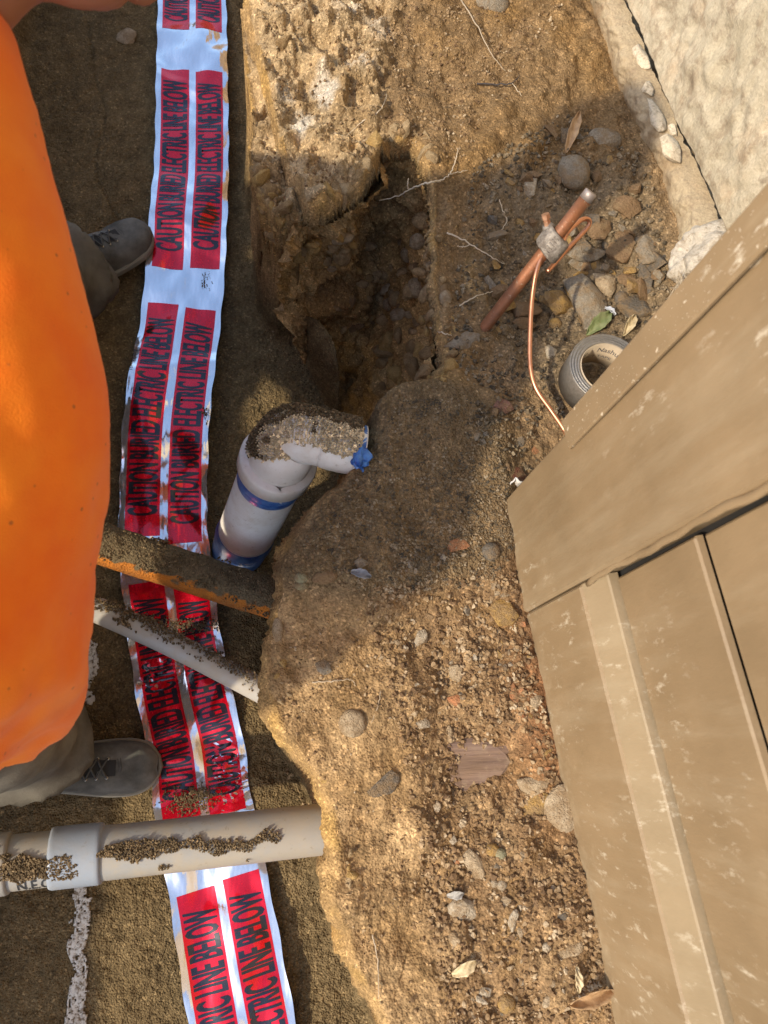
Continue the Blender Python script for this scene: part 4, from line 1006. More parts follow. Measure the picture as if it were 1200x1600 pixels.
# pebbles of the gravel layer in the hole wall
def rayhit(px, py, off=0):
    return Gp(px, py)
r = random.Random(21); placed = []
def peb(cx, cy, a, b, ang, mt, group, lab):
    q, nn0 = Hp(cx, cy); k = ppm(q); d = (a/k/2, b/k/2, min(a, b)/k/2*.8); me = PEBS[r.randrange(8)]; o = bpy.data.objects.new('pebble', me); COL.objects.link(o)
    o.scale = d; vd = Vector([0, 0, HC])-Vector(q); vd.normalize(); nm = (nn0*.8+vd).normalized()
    o.rotation_mode = 'QUATERNION'; o.rotation_quaternion = (Vector((0, 0, 1)).rotation_difference(nm) @ Quaternion((0, 0, 1), math.radians(ang))); o.location = Vector(q)+nm*d[2]*.1
    o.material_slots[0].link = 'OBJECT'; o.material_slots[0].material = ROCKS[mt]; tag(o, lab.replace('@', szw((a-10)/25)+' '+CW[mt]), 'pebble', group)
PEBS = []
for i in range(8):
    me = ball_rock(60+i, (1, 1, 1), 2, .13); me.materials.append(ROCKS['tan']); me.polygons.foreach_set('use_smooth', [True]*len(me.polygons)); PEBS.append(me)
GP = 'rounded pebbles of the gravel layer in the hole'
hand = [(668, 458, 40, 22, 30), (652, 378, 26, 26, 0), (636, 398, 22, 24, 10), (676, 380, 34, 20, 40), (672, 398, 26, 16, 10), (535, 373, 40, 18, 15), (534, 398, 32, 36, 20), (520, 385, 26, 20, 50), (510, 407, 20, 18, 0), (574, 384, 34, 16, 0),
        (650, 450, 26, 34, 20), (640, 455, 22, 26, 0), (623, 492, 30, 22, 5), (618, 468, 24, 26, -20), (607, 476, 20, 20, 0), (684, 415, 40, 18, -10), (640, 492, 18, 16, 0), (690, 440, 30, 14, 5), (604, 452, 26, 14, 25), (583, 436, 24, 14, 10), (566, 444, 22, 14, 0), (695, 468, 22, 30, 0), (680, 490, 34, 20, 10), (660, 345, 34, 28, 0), (516, 420, 22, 12, 0), (630, 425, 24, 14, 10), (655, 425, 26, 14, -15), (598, 500, 22, 18, 0), (664, 500, 22, 16, 0)]
for x, y, a, b, g in hand: peb(x, y, a, b, g, r.choice(['pebble', 'pebble', 'tan']), GP, '@ rounded pebble of the gravel layer in the dark hole')
for i in range(70):
    x, y = r.uniform(500, 700), r.uniform(355, 520)
    if y < 455-(x-540)*.55 and r.random() < .7: continue
    peb(x, y, r.uniform(10, 22), r.uniform(8, 15), r.uniform(0, 180), r.choice(['pebble', 'brown', 'pebble', 'ochre']), GP, '@ rounded pebble of the gravel layer in the dark hole')
# loose stones of the gravel strips: singly built, alike
HUL = []
for i in range(14):
    me = hull_rock(12, 100+i, (1, 1, .75), detail=0); me.materials.append(ROCKS['tan']); HUL.append(me)
def inpoly(x, y, poly):
    c = False
    for i in range(len(poly)):
        ax, ay = poly[i]; bx, by = poly[(i+1) % len(poly)]
        if (ay > y) != (by > y) and x < ax+(y-ay)*(bx-ax)/(by-ay): c = not c
    return c
def scatter(poly, n, lo, hi, mats, group, lab, name='stone', cat='stone', flat=.75, meshes=None, sink=.3):
    k = 0; x0, x1 = min(p[0] for p in poly), max(p[0] for p in poly); y0, y1 = min(p[1] for p in poly), max(p[1] for p in poly)
    while k < n:
        x, y = r.uniform(x0, x1), r.uniform(y0, y1)
        if not inpoly(x, y, poly): continue
        q = Gp(x, y); kk = ppm(q); rf = r.random()**2.2; s = lo+(hi-lo)*rf; s = s/kk/2
        o = bpy.data.objects.new(name, (meshes or HUL)[r.randrange(len(meshes or HUL))]); COL.objects.link(o)
        o.scale = (s*r.uniform(.8, 1.4), s*r.uniform(.65, 1.), s*flat*r.uniform(.6, 1.)); o.rotation_euler = (r.uniform(-.5, .5), r.uniform(-.5, .5), r.uniform(0, 6.28)); o.location = Vector(q)+Vector((0, 0, s*flat*(.6-sink)))
        o.material_slots[0].link = 'OBJECT'; mk = r.choice(mats); o.material_slots[0].material = ROCKS[mk]; tag(o, lab.replace('@', szw(rf)+' '+CW[mk]), cat, group); k += 1
G1 = [(600, 960), (740, 940), (800, 1010), (830, 1140), (700, 1130), (640, 1080)]
G2 = [(660, 1240), (800, 1290), (900, 1300), (945, 1480), (930, 1590), (720, 1590), (700, 1460)]
G3 = [(540, 850), (700, 860), (760, 880), (740, 920), (600, 930), (540, 900)]
G4 = [(750, 560), (880, 600), (880, 690), (800, 750), (740, 700)]
G5 = [(770, 250), (900, 190), (1010, 300), (1050, 420), (1040, 500), (870, 520), (760, 520)]
G6 = [(760, 900), (810, 940), (860, 1130), (890, 1290), (840, 1210), (790, 1080)]
scatter(G1, 62, 8, 20, ['tan', 'pale', 'tan', 'grey', 'brown'], 'small loose stones on the gravel above the wood scrap', '@ loose stone on the gravel patch above the wood scrap')
scatter(G2, 84, 8, 20, ['tan', 'pale', 'brown', 'tan', 'grey'], 'small loose stones on the gravel below the wood scrap', '@ loose stone on the gravel below the wood scrap')
scatter(G3, 34, 8, 16, ['grey', 'dark', 'brown', 'tan'], 'small stones along the lower mound edge', '@ stone along the lower edge of the sand mound')
scatter(G4, 30, 8, 20, ['grey', 'dark', 'brown', 'grey'], 'small stones beside the copper wire', '@ stone beside the copper wire and corner board')
scatter(G5, 120, 12, 46, ['brown', 'brown', 'grey', 'dark', 'ochre'], 'broken rubble between rod and footing', '@ rubble stone between the copper rod and the footing', flat=.9)
CH = []
for i in range(8):
    me = hull_rock(9, 300+i, (1, .55, .16), detail=0); me.materials.append(ROCKS['rust']); CH.append(me)
scatter(G6, 76, 10, 26, ['rust', 'brown', 'brown', 'ochre', 'tan'], 'rotten wood chips along the wall foot', '@ rotten wood chip at the foot of the tan wall', 'wood_chip', 'wood chip', 1., CH, .2)
# lumps of broken soil along the dug edges
CL = []
for i in range(12):
    me = hull_rock(18, 500+i, (1, .85, .7), detail=1, rough_=.10); me.materials.append(ROCKS['clod']); me.polygons.foreach_set('use_smooth', [True]*len(me.polygons)); me.set_sharp_from_angle(angle=math.radians(50)); CL.append(me)
def clods(path, n, jx, jy, lo, hi, mats, group, lab, sinkf=.35, useH=False):
    c = spline(path, 200)
    for k in range(n):
        t = c[r.randrange(200)]; x, y = t[0]+r.gauss(0, jx), t[1]+r.gauss(0, jy)
        if useH: g, nn = Hp(x, y)
        else: g = Gp(x, y); nn = gnorm(g[0], g[1])
        rf = r.random()**2; s = (lo+(hi-lo)*rf)/ppm(g)/2; o = bpy.data.objects.new('soil_clod', CL[r.randrange(12)]); COL.objects.link(o)
        o.scale = (s*r.uniform(.8, 1.3), s*r.uniform(.8, 1.1), s*r.uniform(.6, 1.)); o.rotation_euler = (r.uniform(0, 6), r.uniform(0, 6), r.uniform(0, 6)); o.location = Vector(g)+Vector(nn)*s*(.28-sinkf*1.6)
        o.material_slots[0].link = 'OBJECT'; mk = r.choice(mats); o.material_slots[0].material = ROCKS[mk]; tag(o, lab.replace('@', szw(rf)+' '+CW[mk]), 'soil clod', group)
clods([(470, 322), (510, 312), (560, 285), (598, 250), (606, 214), (650, 208), (668, 235)], 46, 9, 9, 14, 46, ['clod', 'clod', 'clod2', 'clod3'], 'soil clods along the crust rim over the hole', '@ soil clod on the broken crust rim above the dark hole')
clods([(405, 190), (408, 260), (420, 320), (450, 350), (480, 380), (470, 400)], 48, 14, 14, 14, 44, ['clod', 'clod3', 'clod3', 'clod2'], 'soil clods on the left face of the bank', '@ soil clod on the steep bank face left of the hole')
clods([(590, 560), (640, 545), (690, 575), (640, 590), (600, 600)], 24, 16, 12, 20, 64, ['clod2', 'clod2', 'clod3'], 'brown clods at the bottom of the hole', '@ soil clod at the bottom of the dark hole', .3, True)
clods([(425, 1000), (440, 1100), (450, 1180), (490, 1240), (530, 1330), (550, 1440), (590, 1540)], 46, 11, 16, 10, 32, ['clod', 'clod', 'clod3'], 'soil clods along the lower trench edge', '@ soil clod on the lower trench edge', .45)
clods([(480, 850), (520, 800), (570, 740), (600, 660), (690, 605)], 34, 16, 12, 8, 24, ['damp', 'damp', 'clod2'], 'damp clods on the mound edge', '@ damp sand clod on the edge of the sand mound', .45)
clods([(690, 300), (700, 400), (704, 520), (720, 560)], 26, 8, 20, 10, 34, ['clod2', 'clod2', 'clod3'], 'clods along the right rim of the hole', '@ soil clod along the right rim of the dark hole', .5)
clods([(420, 60), (480, 40), (560, 60), (600, 130), (500, 140), (450, 220)], 34, 40, 40, 12, 48, ['clod', 'clod', 'clod2'], 'crusted clods on the upper left bank', '@ crusted soil clod on the upper left bank', .55)
# finer gravel that nobody could count
def gravel_stuff(name, poly, n, lo, hi, mat, label, bias=1.6):
    V, F = [], []; k = 0; x0, x1 = min(p[0] for p in poly), max(p[0] for p in poly); y0, y1 = min(p[1] for p in poly), max(p[1] for p in poly)
    T = []
    for me in HUL: T.append(([v.co.copy() for v in me.vertices], [tuple(f.vertices) for f in me.polygons]))
    world = [P(a, b, 0)[:2] for a, b in poly]; wx0, wx1 = min(p[0] for p in world), max(p[0] for p in world); wy0, wy1 = min(p[1] for p in world), max(p[1] for p in world)
    while k < n:
        x, y = r.uniform(wx0, wx1), r.uniform(wy0, wy1)
        if not inpoly(x, y, [tuple(p) for p in world]): continue
        dn = pn1(x*14, y*14, 7.)
        if dn < r.uniform(-.6, .35): continue
        s = lo+(hi-lo)*r.random()**bias; vs, f = T[r.randrange(len(T))]; R_ = Quaternion((r.gauss(0, 1), r.gauss(0, 1), r.gauss(0, 1), r.gauss(0, 1))).normalized()
        c = Vector((x, y, hgt(x, y)+s*.25)); b = len(V); V += [c+R_ @ (v*s) for v in vs]; F += [tuple(i+b for i in g) for g in f]; k += 1
    tag(link(name, mesh(V, F), mat, None, False), label, 'gravel', None, 'stuff')
def gmat(name, stops):
    m = MT(name, .92, spec=.25); v = m.voro(95, 'F1', 'Color'); s = m.n('ShaderNodeSeparateColor'); m.l(v, s.inputs[0]); m.set('Base Color', m.mix(1., m.ramp(s.outputs[0], stops), m.ramp(m.noise(400, 2), [(.3, .7), (.7, 1.25)]), 'MULTIPLY')); return m.m
GM1 = gmat('dry_gravel', [(0, (.12, .07, .035)), (.35, (.22, .135, .065)), (.65, (.29, .19, .095)), (.9, (.37, .26, .145)), (1, (.46, .36, .23))])
GM2 = gmat('dark_gravel', [(0, (.06, .05, .035)), (.4, (.13, .095, .055)), (.75, (.22, .16, .09)), (1, (.32, .25, .16))])
gravel_stuff('fine_gravel', [(560, 930), (800, 900), (850, 1120), (960, 1600), (700, 1600), (640, 1250), (610, 1080)], 4200, .0008, .0052, GM1, 'fine tan gravel and crumbs on the bank beside the wall')
gravel_stuff('earth_crumbs', [(700, 540), (740, 260), (880, 170), (1000, 240), (1060, 420), (1040, 540), (900, 640), (860, 760), (740, 700)], 2600, .0010, .0055, GM2, 'dark earth crumbs around the copper rod and rubble')
gravel_stuff('mound_crumbs', [(470, 860), (540, 780), (620, 640), (760, 640), (800, 860), (760, 920), (560, 940)], 3400, .0008, .0030, GM2, 'coarse sand crumbs over the damp mound')
gravel_stuff('bank_crumbs', [(400, 0), (900, 0), (700, 280), (560, 300), (420, 330)], 2200, .0008, .0042, GM1, 'dry soil crumbs on the upper bank')
gravel_stuff('clay_crumbs', [(430, 960), (640, 950), (660, 1250), (760, 1600), (620, 1600), (450, 1240)], 700, .0007, .0034, GM1, 'dry clay crumbs on the lower bank')

# ------------------------------------------------------------------ wood scrap, leaves, roots, litter
m = MT('weathered_wood', .85); wv = m.n('ShaderNodeTexWave', wave_type='BANDS', bands_direction='Y'); wv.inputs['Scale'].default_value = 62; wv.inputs['Distortion'].default_value = 7; wv.inputs['Detail'].default_value = 4; wv.inputs['Detail Scale'].default_value = 3; m.l(m.mapped((.35, 1, 1)), wv.inputs['Vector'])
st = m.noise(30, 5, .65, m.mapped((.2, 1, 1))); gl = m.noise(150, 4, .6, m.mapped((.05, 1, 1))); wc = m.mix(m.ramp(gl, [(.35, 0.), (.62, 1.)]), (.11, .065, .038), (.25, .155, .09)); wc = m.mix(m.ramp(m.noise(40, 4, .7), [(.52, 0.), (.66, .7)]), wc, (.30, .21, .12)); wc = m.mix(m.ramp(st, [(.4, 0.), (.65, .7)]), wc, (.20, .13, .10))
m.set('Base Color', wc); m.set('Normal', m.bump(m.math('ADD', gl, st), .003, .8)); WOOD = m.m
outl = [(683, 1172), (703, 1160), (725, 1152), (745, 1149), (762, 1158), (778, 1166), (800, 1160), (803, 1170), (792, 1178), (800, 1190), (792, 1204), (780, 1218), (770, 1232), (745, 1242), (722, 1238), (706, 1225), (698, 1205), (692, 1185)]
wc_ = Vector(Gp(745, 1195)); zt_ = wc_.z+.006
V = [P(a, b, zt_+.002*math.sin(i*1.7)) for i, (a, b) in enumerate(outl)]; nn_ = len(V); cc_ = np.mean(V, 0); V2 = [cc_+(np.array(v)-cc_)*.93+np.array([0, 0, .002]) for v in V]; V3 = [np.array(v)-np.array([0, 0, .02]) for v in V]
VV = V3+V+V2; F = [(i, (i+1) % nn_, nn_+(i+1) % nn_, nn_+i) for i in range(nn_)]+[(nn_+i, nn_+(i+1) % nn_, 2*nn_+(i+1) % nn_, 2*nn_+i) for i in range(nn_)]+[tuple(2*nn_+i for i in range(nn_))]
recenter(tag(link('wood_scrap', mesh(VV, F), WOOD, None, False), 'weathered brown scrap of board sunk in the gravel beside the wall', 'wood scrap'))
def leaf_obj(p0, p1, wid, mat, label, curl=.25, name='dry_leaf', cat='leaf', lift=.006, seed=0):
    a, b = Vector(Gp(*p0)), Vector(Gp(*p1)); a.z = hgt(a.x, a.y)+lift*.3; b.z = hgt(b.x, b.y)+lift; d = b-a; s = d.cross(Vector((0, 0, 1))).normalized(); V, F = [], []; n, m_ = 14, 4; rr = random.Random(seed)
    for i in range(n+1):
        t = i/n; wd_ = wid*math.sin(math.pi*min(1, t*.96+.03))**.75*(1+.12*rr.uniform(-1, 1))
        for j in range(-m_, m_+1):
            u = j/m_; V.append(a+d*t+s*wd_*u*.5+Vector((0, 0, lift*math.sin(math.pi*t)+abs(u)**1.5*wid*curl+.0012*math.sin(t*20+u*5))))
    for i in range(n):
        for j in range(2*m_): F.append((i*(2*m_+1)+j, i*(2*m_+1)+j+1, (i+1)*(2*m_+1)+j+1, (i+1)*(2*m_+1)+j))
    o = link(name, mesh(V, F), mat); md = o.modifiers.new('s', 'SOLIDIFY'); md.thickness = .0007; recenter(tag(o, label, cat)); return o
def lmat(name, c1, c2):
    m = MT(name, .6); m.set('Base Color', m.mix(m.ramp(m.noise(70, 4, .6), [(.35, 0.), (.65, 1.)]), c1, c2)); m.set('Normal', m.bump(m.noise(180, 3, .6), .001, .7)); return m.m
LB, LG, LT, LR, LP = lmat('leaf_brown', (.34, .20, .09), (.50, .32, .16)), lmat('leaf_green', (.13, .16, .05), (.22, .23, .10)), lmat('leaf_tan', (.45, .34, .18), (.60, .48, .28)), lmat('leaf_rust', (.42, .16, .07), (.60, .28, .15)), lmat('leaf_pink', (.45, .20, .16), (.62, .34, .28))
leaf_obj((881, 244), (902, 183), .017, LB, 'dry brown lance shaped leaf standing above the grey cobble', .3)
leaf_obj((915, 526), (950, 494), .022, LG, 'green leaf lying above the duct tape roll', .25)
leaf_obj((972, 527), (986, 500), .014, LT, 'curled tan leaf right of the green leaf', .5)
leaf_obj((742, 1520), (690, 1545), .020, LT, 'curved tan bark strip low on the bank', .2) if False else None
leaf_obj((704, 1520), (740, 1497), .013, LT, 'curved pale bark strip low on the bank', .35, 'bark_strip', 'bark')
leaf_obj((898, 1508), (900, 1548), .009, LT, 'narrow pale yellow leaf low beside the wall', .2)
leaf_obj((885, 1565), (950, 1540), .015, LB, 'rolled brown dry leaf at the wall foot near the bottom', .7)
FL = [(716, 853, 32, 20, 12, 'rust', 'rusty orange bark flake on the lower mound edge', 'bark_flake', 'bark'), (714, 1096, 26, 17, -25, 'rust', 'orange brown bark flake above the wood scrap', 'bark_flake', 'bark'),
 (803, 1084, 14, 30, 8, 'rust', 'orange curl of bark among chips by the wall', 'bark_flake', 'bark'), (834, 702, 24, 20, 8, 'rust', 'rust coloured bark flake beside the copper wire end', 'bark_flake', 'bark'),
 (808, 745, 30, 26, 0, 'splint', 'dark red wood splinter above the torn flashing', 'wood_splinter', 'wood'), (786, 636, 36, 30, 35, 'pinkish', 'pinkish crumbling scrap in the brown soil left of the wire', 'paper_scrap', 'scrap'),
 (783, 920, 30, 12, 40, 'tan', 'cream splinter at the foot of the corner board', 'wood_splinter', 'wood')]
leaf_obj((940, 484), (957, 498), .008, lmat('foil_scrap', (.34, .35, .37), (.5, .5, .5)), 'small shiny silver scrap beside the dark wedge of rock', .4, 'foil_scrap', 'scrap')
leaf_obj((548, 895), (578, 905), .011, lmat('plastic_scrap', (.16, .17, .19), (.28, .28, .28)), 'small grey blue plastic scrap on the mound edge', .5, 'plastic_scrap', 'scrap')
leaf_obj((697, 1398), (722, 1394), .009, lmat('grey_flake', (.24, .22, .19), (.36, .33, .28)), 'thin silvery flake beside the largest pale stone', .3, 'flake', 'scrap')
ROCKS['splint'] = rock_mat('splinter_wood', (.10, .035, .02), (.26, .10, .06), 120); ROCKS['pinkish'] = rock_mat('pinkish_scrap', (.22, .10, .075), (.36, .20, .15), 90)
def root(path, lifts, rad, mat, label, branches=(), name='root', cat='root'):
    """path of (px,py); thin wandering root lying over the soil"""
    def line(path, lifts, rad, seed):
        pts = []
        for (a, b), l_ in zip(path, lifts):
            q = Gp(a, b); pts.append(q+(np.array([0, 0, HC])-q)*l_)
        c = spline(pts, 12*len(pts)); c = c+np.stack([perlin(np.stack([np.arange(len(c))*.31, c[:, 0]*0+seed, c[:, 0]*0], 1)), perlin(np.stack([np.arange(len(c))*.31, c[:, 0]*0+seed+5, c[:, 0]*0], 1)), perlin(np.stack([np.arange(len(c))*.2, c[:, 0]*0+seed+9, c[:, 0]*0], 1))], 1)*.0022
        return sweep(c, [rad*(1-.6*i/len(c)) for i in range(len(c))], 7)
    t = empty(name, Gp(*path[0]), label, cat)
    link('main_root', mesh(*line(path, lifts, rad, 1.)), mat, t)
    for k, (bp, bl) in enumerate(branches): link('branch_root', mesh(*line(bp, bl, rad*.6, 3.+k)), mat, t)
root([(688, 283), (668, 286), (645, 294), (622, 306), (592, 314)], [.01, .05, .07, .07, .06], .0017, WHR, 'white root reaching across the top of the dark hole', [([(638, 296), (637, 288), (638, 278)], [.065, .065, .06]), ([(688, 283), (706, 272), (730, 266)], [.01, .006, .006]), ([(704, 272), (712, 250), (716, 232)], [.006, .008, .008])])
root([(698, 364), (722, 374), (745, 388), (772, 404), (788, 413)], [.006, .01, .012, .01, .006], .0014, WHR, 'white root on the soil right of the dark hole', [([(735, 382), (724, 386), (714, 384)], [.01, .01, .006])])
root([(780, 312), (786, 330), (792, 345), (782, 362), (776, 380)], [.005]*5, .0009, WHR, 'thin wavy rootlet left of the clamp')
root([(718, 478), (742, 464), (768, 456), (780, 450)], [.005, .01, .01, .005], .0011, WHR, 'thin root left of the copper rod foot')
root([(672, 512), (690, 520), (706, 524)], [.01, .01, .004], .0013, WHR, 'short white rootlet at the edge of the hole above the blue grey stone')
root([(495, 332), (505, 327), (515, 322)], [.01, .015, .01], .0011, WHR, 'tiny white rootlet at the left rim of the hole', [([(503, 328), (506, 340)], [.015, .012])])
root([(720, 0), (745, 40), (768, 85), (790, 112)], [.004, .01, .01, .004], .0012, DRY, 'long straw coloured stalk across the upper bank', name='dry_stalk', cat='stalk')
root([(745, 131), (780, 132), (800, 130), (812, 118)], [.004, .008, .008, .004], .0015, MT('dark_twig', .8).set('Base Color', (.05, .04, .035)).m, 'dark thin twig on the upper bank', name='twig', cat='twig')
root([(800, 130), (815, 150)], [.004, .004], .0008, WHR, 'pale straw bit beside the dark twig', name='dry_stalk', cat='stalk')
root([(488, 1066), (520, 1064), (548, 1062), (556, 1072)], [.005, .006, .006, .003], .0009, DRY, 'thin pale root lying on the lower bank')
root([(595, 1080), (590, 1105), (580, 1130)], [.003]*3, .0007, DRY, 'hair thin root curving on the lower bank')
root([(566, 190), (590, 176), (600, 162), (604, 148)], [.004, .006, .006, .004], .0010, WHR, 'thin branching root on the upper left crust', [([(566, 190), (545, 210), (535, 226)], [.004, .006, .003])])
root([(582, 1460), (590, 1500), (592, 1560)], [.003, .004, .003], .0009, DRY, 'thin root hanging down the lowest part of the bank')
def flake(px, py, a, b, ang, mat, label, name, cat, seed, thick=.18, rough_=.12, lift=.3):
    o = stone(px, py, a, b, ang, mat, label, None, name, True, .5-lift, thick, seed, 2); o['category'] = cat; return o
for i, f_ in enumerate(FL): flake(*f_[:5], f_[5], f_[6], f_[7], f_[8], 900+i)
# broken woody root
m = MT('broken_root_bark', .8); m.set('Base Color', m.mix(m.ramp(m.noise(50, 5, .7), [(.35, 0.), (.65, 1.)]), (.22, .13, .07), (.56, .36, .19))); m.set('Normal', m.bump(m.noise(120, 4, .7, m.mapped((1, .3, 1))), .003, .8)); RB = m.m
br = empty('broken_root', Gp(480, 885), 'thick broken tan root stub at the mound corner above the bank', 'root')
def lifted(a, b, l_): q = Gp(a, b); return Vector(q)+Vector((0, 0, l_))
rt = [Vector(P(447, 884, .012)), Vector(P(462, 880, .016)), Vector(P(480, 876, .020)), Vector(P(498, 880, .018)), Vector(P(512, 885, .012)), Vector(P(526, 888, .006))]
sp_ = spline([q[:] for q in rt], 30); V, F = sweep(sp_, [(.0095+.002*math.sin(i*.9), .008+.002*math.sin(i*.7+1)) for i in range(30)], 16); V = np.array([v[:] for v in V]); V = V+np.stack([fbm(V, 60, 3), fbm(V, 60, 3, off=4.), fbm(V, 60, 3, off=8.)], 1)*.003
link('stub', mesh(V, F), RB, br)
link('branch_stub', mesh(*sweep(spline([P(480, 876, .018), P(484, 864, .022), P(484, 852, .02)], 10), [.005]*6+[.004]*4, 10)), RB, br)
link('side_rootlet', mesh(*sweep(spline([P(484, 884, .012), P(488, 896, .008), P(494, 908, .0), P(504, 917, -.005)], 16), [.0032-.0001*i for i in range(16)], 8)), RB, br)

# ------------------------------------------------------------------ worker
def remeshed(parts, voxel, smooth=4, sub=False):
    V, F = [], []
    for v, f in parts:
        b = len(V); V += [tuple(q) for q in v]; F += [tuple(i+b for i in g) for g in f]
    me = mesh(V, F); bm = bmesh.new(); bm.from_mesh(me); bmesh.ops.recalc_face_normals(bm, faces=bm.faces[:]); bm.to_mesh(me); bm.free()
    o = bpy.data.objects.new('t', me); COL.objects.link(o)
    a = o.modifiers.new('r', 'REMESH'); a.mode = 'VOXEL'; a.voxel_size = voxel
    c = o.modifiers.new('s', 'SMOOTH'); c.factor = .6; c.iterations = smooth
    dg = bpy.context.evaluated_depsgraph_get(); m2 = bpy.data.meshes.new_from_object(o.evaluated_get(dg)); bpy.data.objects.remove(o); return m2
def getco(me): a = np.empty(len(me.vertices)*3); me.vertices.foreach_get('co', a); return a.reshape(-1, 3)
def getno(me): a = np.empty(len(me.vertices)*3); me.vertices.foreach_get('normal', a); return a.reshape(-1, 3)
def putco(me, a): me.vertices.foreach_set('co', a.ravel()); me.update()
def ell(c, dims, rot=None, seg=24):
    bm = bmesh.new(); bmesh.ops.create_uvsphere(bm, u_segments=seg, v_segments=seg//2, radius=1); V = []
    for v in bm.verts:
        q = Vector((v.co.x*dims[0], v.co.y*dims[1], v.co.z*dims[2])); q = rot @ q if rot is not None else q; V.append(q+Vector(c))
    F = [tuple(v.index for v in f.verts) for f in bm.faces]; bm.free(); return V, F
person = empty('person', (-.36, .30, ZF), 'worker in an orange shirt, olive trousers and dusty boots bending over the trench', 'person')
m = MT('skin', .55, spec=.4); m.set('Base Color', m.mix(m.noise(30, 3), (.36, .16, .09), (.44, .21, .12))); m.b.inputs['Subsurface Weight'].default_value = .08; SKIN = m.m
m = MT('orange_knit', .85, spec=.2); o_ = m.noise(700, 2, .6); kb = m.noise(14, 4, .6); m.set('Base Color', m.mix(m.ramp(kb, [(.3, 0.), (.7, 1.)]), (.92, .17, .004), (.98, .25, .010))); m.b.inputs['Sheen Weight'].default_value = .15; spt = m.voro(55, 'F1', 'Distance'); kb2 = m.noise(5, 5, .7); oc_ = m.mix(m.ramp(kb, [(.3, 0.), (.7, 1.)]), (.90, .16, .004), (.98, .25, .010)); oc_ = m.mix(m.ramp(spt, [(.06, .75), (.10, 0.)]), oc_, (.35, .10, .02)); oc_ = m.mix(m.ramp(kb2, [(.55, 0.), (.75, .35)]), oc_, (.62, .16, .03)); m.set('Base Color', oc_)
sp = m.voro(60, 'F1', 'Distance'); m.set('Normal', m.bump(m.math('ADD', o_, kb), .0012, .5)); SHIRT = m.m
m = MT('olive_trousers', .9, spec=.2); m.set('Base Color', m.mix(m.ramp(m.noise(16, 5, .65), [(.35, 0.), (.65, 1.)]), (.105, .092, .07), (.185, .165, .125))); m.set('Normal', m.bump(m.noise(500, 2), .001, .5)); TROU = m.m
sil = [(-60, -60), (-36, -10), (6, 80), (40, 180), (72, 280), (102, 380), (126, 480), (144, 580), (152, 690), (142, 800), (126, 900), (112, 985), (98, 1050)]
ring_e, ring_a = [], []
for i, (a, b) in enumerate(sil):
    zc = .56-.22*max(0, (b+60)/1100.); t = i/(len(sil)-1); e = P(a, b, zc); hw = (.20+.02*math.sin(math.pi*t))*(.6+.4*min(1, i/4.))*(1-.35*max(0, (t-.6)/.4))
    an = math.radians(40)*max(0, (t-.62)/.38)**1.2; ring_e.append((e[0], e[1], zc-.01, hw, .125+.03*math.sin(math.pi*t), an))
rg = spline(ring_e, 40)
neck = Vector(P(10, -190, .575)); head = Vector(P(158, -302, .60))
rc_ = [Vector((x_-math.cos(an)*hw, y_-math.sin(an)*hw, z_)) for (x_, y_, z_, hw, hb, an) in rg]
rm = [(hw*.8, hb*.72) for (x_, y_, z_, hw, hb, an) in rg]
ax_h = Vector((.45, .88, .05)).normalized(); fz = Vector((.35, .25, -.9)); fz = (fz-ax_h*fz.dot(ax_h)).normalized(); sx_h = ax_h.cross(fz).normalized()
HR = Matrix((sx_h, fz, ax_h)).transposed()           # local: x side, y face, z crown
def hd(x, y, z): return head+HR @ Vector((x, y, z))
hp = [ell(head, (.076, .095, .112), HR), ell(hd(0, .022, -.065), (.056, .062, .055), HR), ell(hd(0, .100, -.018), (.014, .020, .026), HR, 12), ell(hd(.078, -.005, -.01), (.010, .020, .032), HR, 12), ell(hd(-.078, -.005, -.01), (.010, .020, .032), HR, 12), ell(hd(0, .082, -.062), (.024, .012, .008), HR, 12), ell(hd(0, .078, -.074), (.020, .012, .008), HR, 12), ell(hd(.030, .078, .018), (.018, .012, .007), HR, 12), ell(hd(-.030, .078, .018), (.018, .012, .007), HR, 12)]
hipc = Vector((-.45, .12, .27)); 
LEG1 = [hipc+Vector((0, .10, 0)), Vector((-.40, .52, .10)), Vector((-.372, .865, -.285))]
LEG2 = [hipc+Vector((0, -.06, 0)), Vector((-.345, .045, .0)), Vector((-.352, .008, -.29))]
ARM_R = [rc_[5]+Vector((.02, .03, -.03)), Vector((-.47, .72, .22)), Vector((-.68, .86, .06))]; ARM_L = [rc_[5]+Vector((-.16, .02, -.02)), Vector((-.72, .55, .24)), Vector((-.80, .72, .06))]
def hand_parts(wr_, fw, pn):
    fw = fw.normalized(); pn = (pn-fw*pn.dot(fw)).normalized(); sd_ = fw.cross(pn); pr = [sweep([wr_-fw*.02, wr_, wr_+fw*.05, wr_+fw*.088], [(.026, .019), (.030, .017), (.042, .015), (.040, .012)], 14)]
    for k, ln in enumerate((.068, .076, .070, .056)):
        b = wr_+fw*.080+sd_*(.030-.020*k); d = (fw+sd_*(.10-.07*k)).normalized(); pr.append(sweep([b-d*.02, b+d*ln*.4-pn*-.004, b+d*ln*.75+pn*-.010, b+d*ln+pn*-.022], [.0085, .0082, .0076, .0062], 10))
    b = wr_+fw*.02+sd_*.030; d = (fw*.6+sd_*.8).normalized(); pr.append(sweep([b-sd_*.012, b+d*.03, b+d*.055+fw*.006], [.013, .0105, .0085], 10)); return pr
up_ = Vector((0, 0, 1))
bp = hp+[sweep([neck-Vector((.05, .06, .01)), neck, head-ax_h*.05], [.062, .058, .054], 18),
 sweep([neck, (neck+rc_[4])/2, rc_[4], rc_[10], rc_[18], rc_[26], rc_[34], hipc+Vector((0, .0, 0))], [.050, (.055, .05), rm[4], rm[10], rm[18], rm[26], (.11, .08), (.10, .08)], 24)]
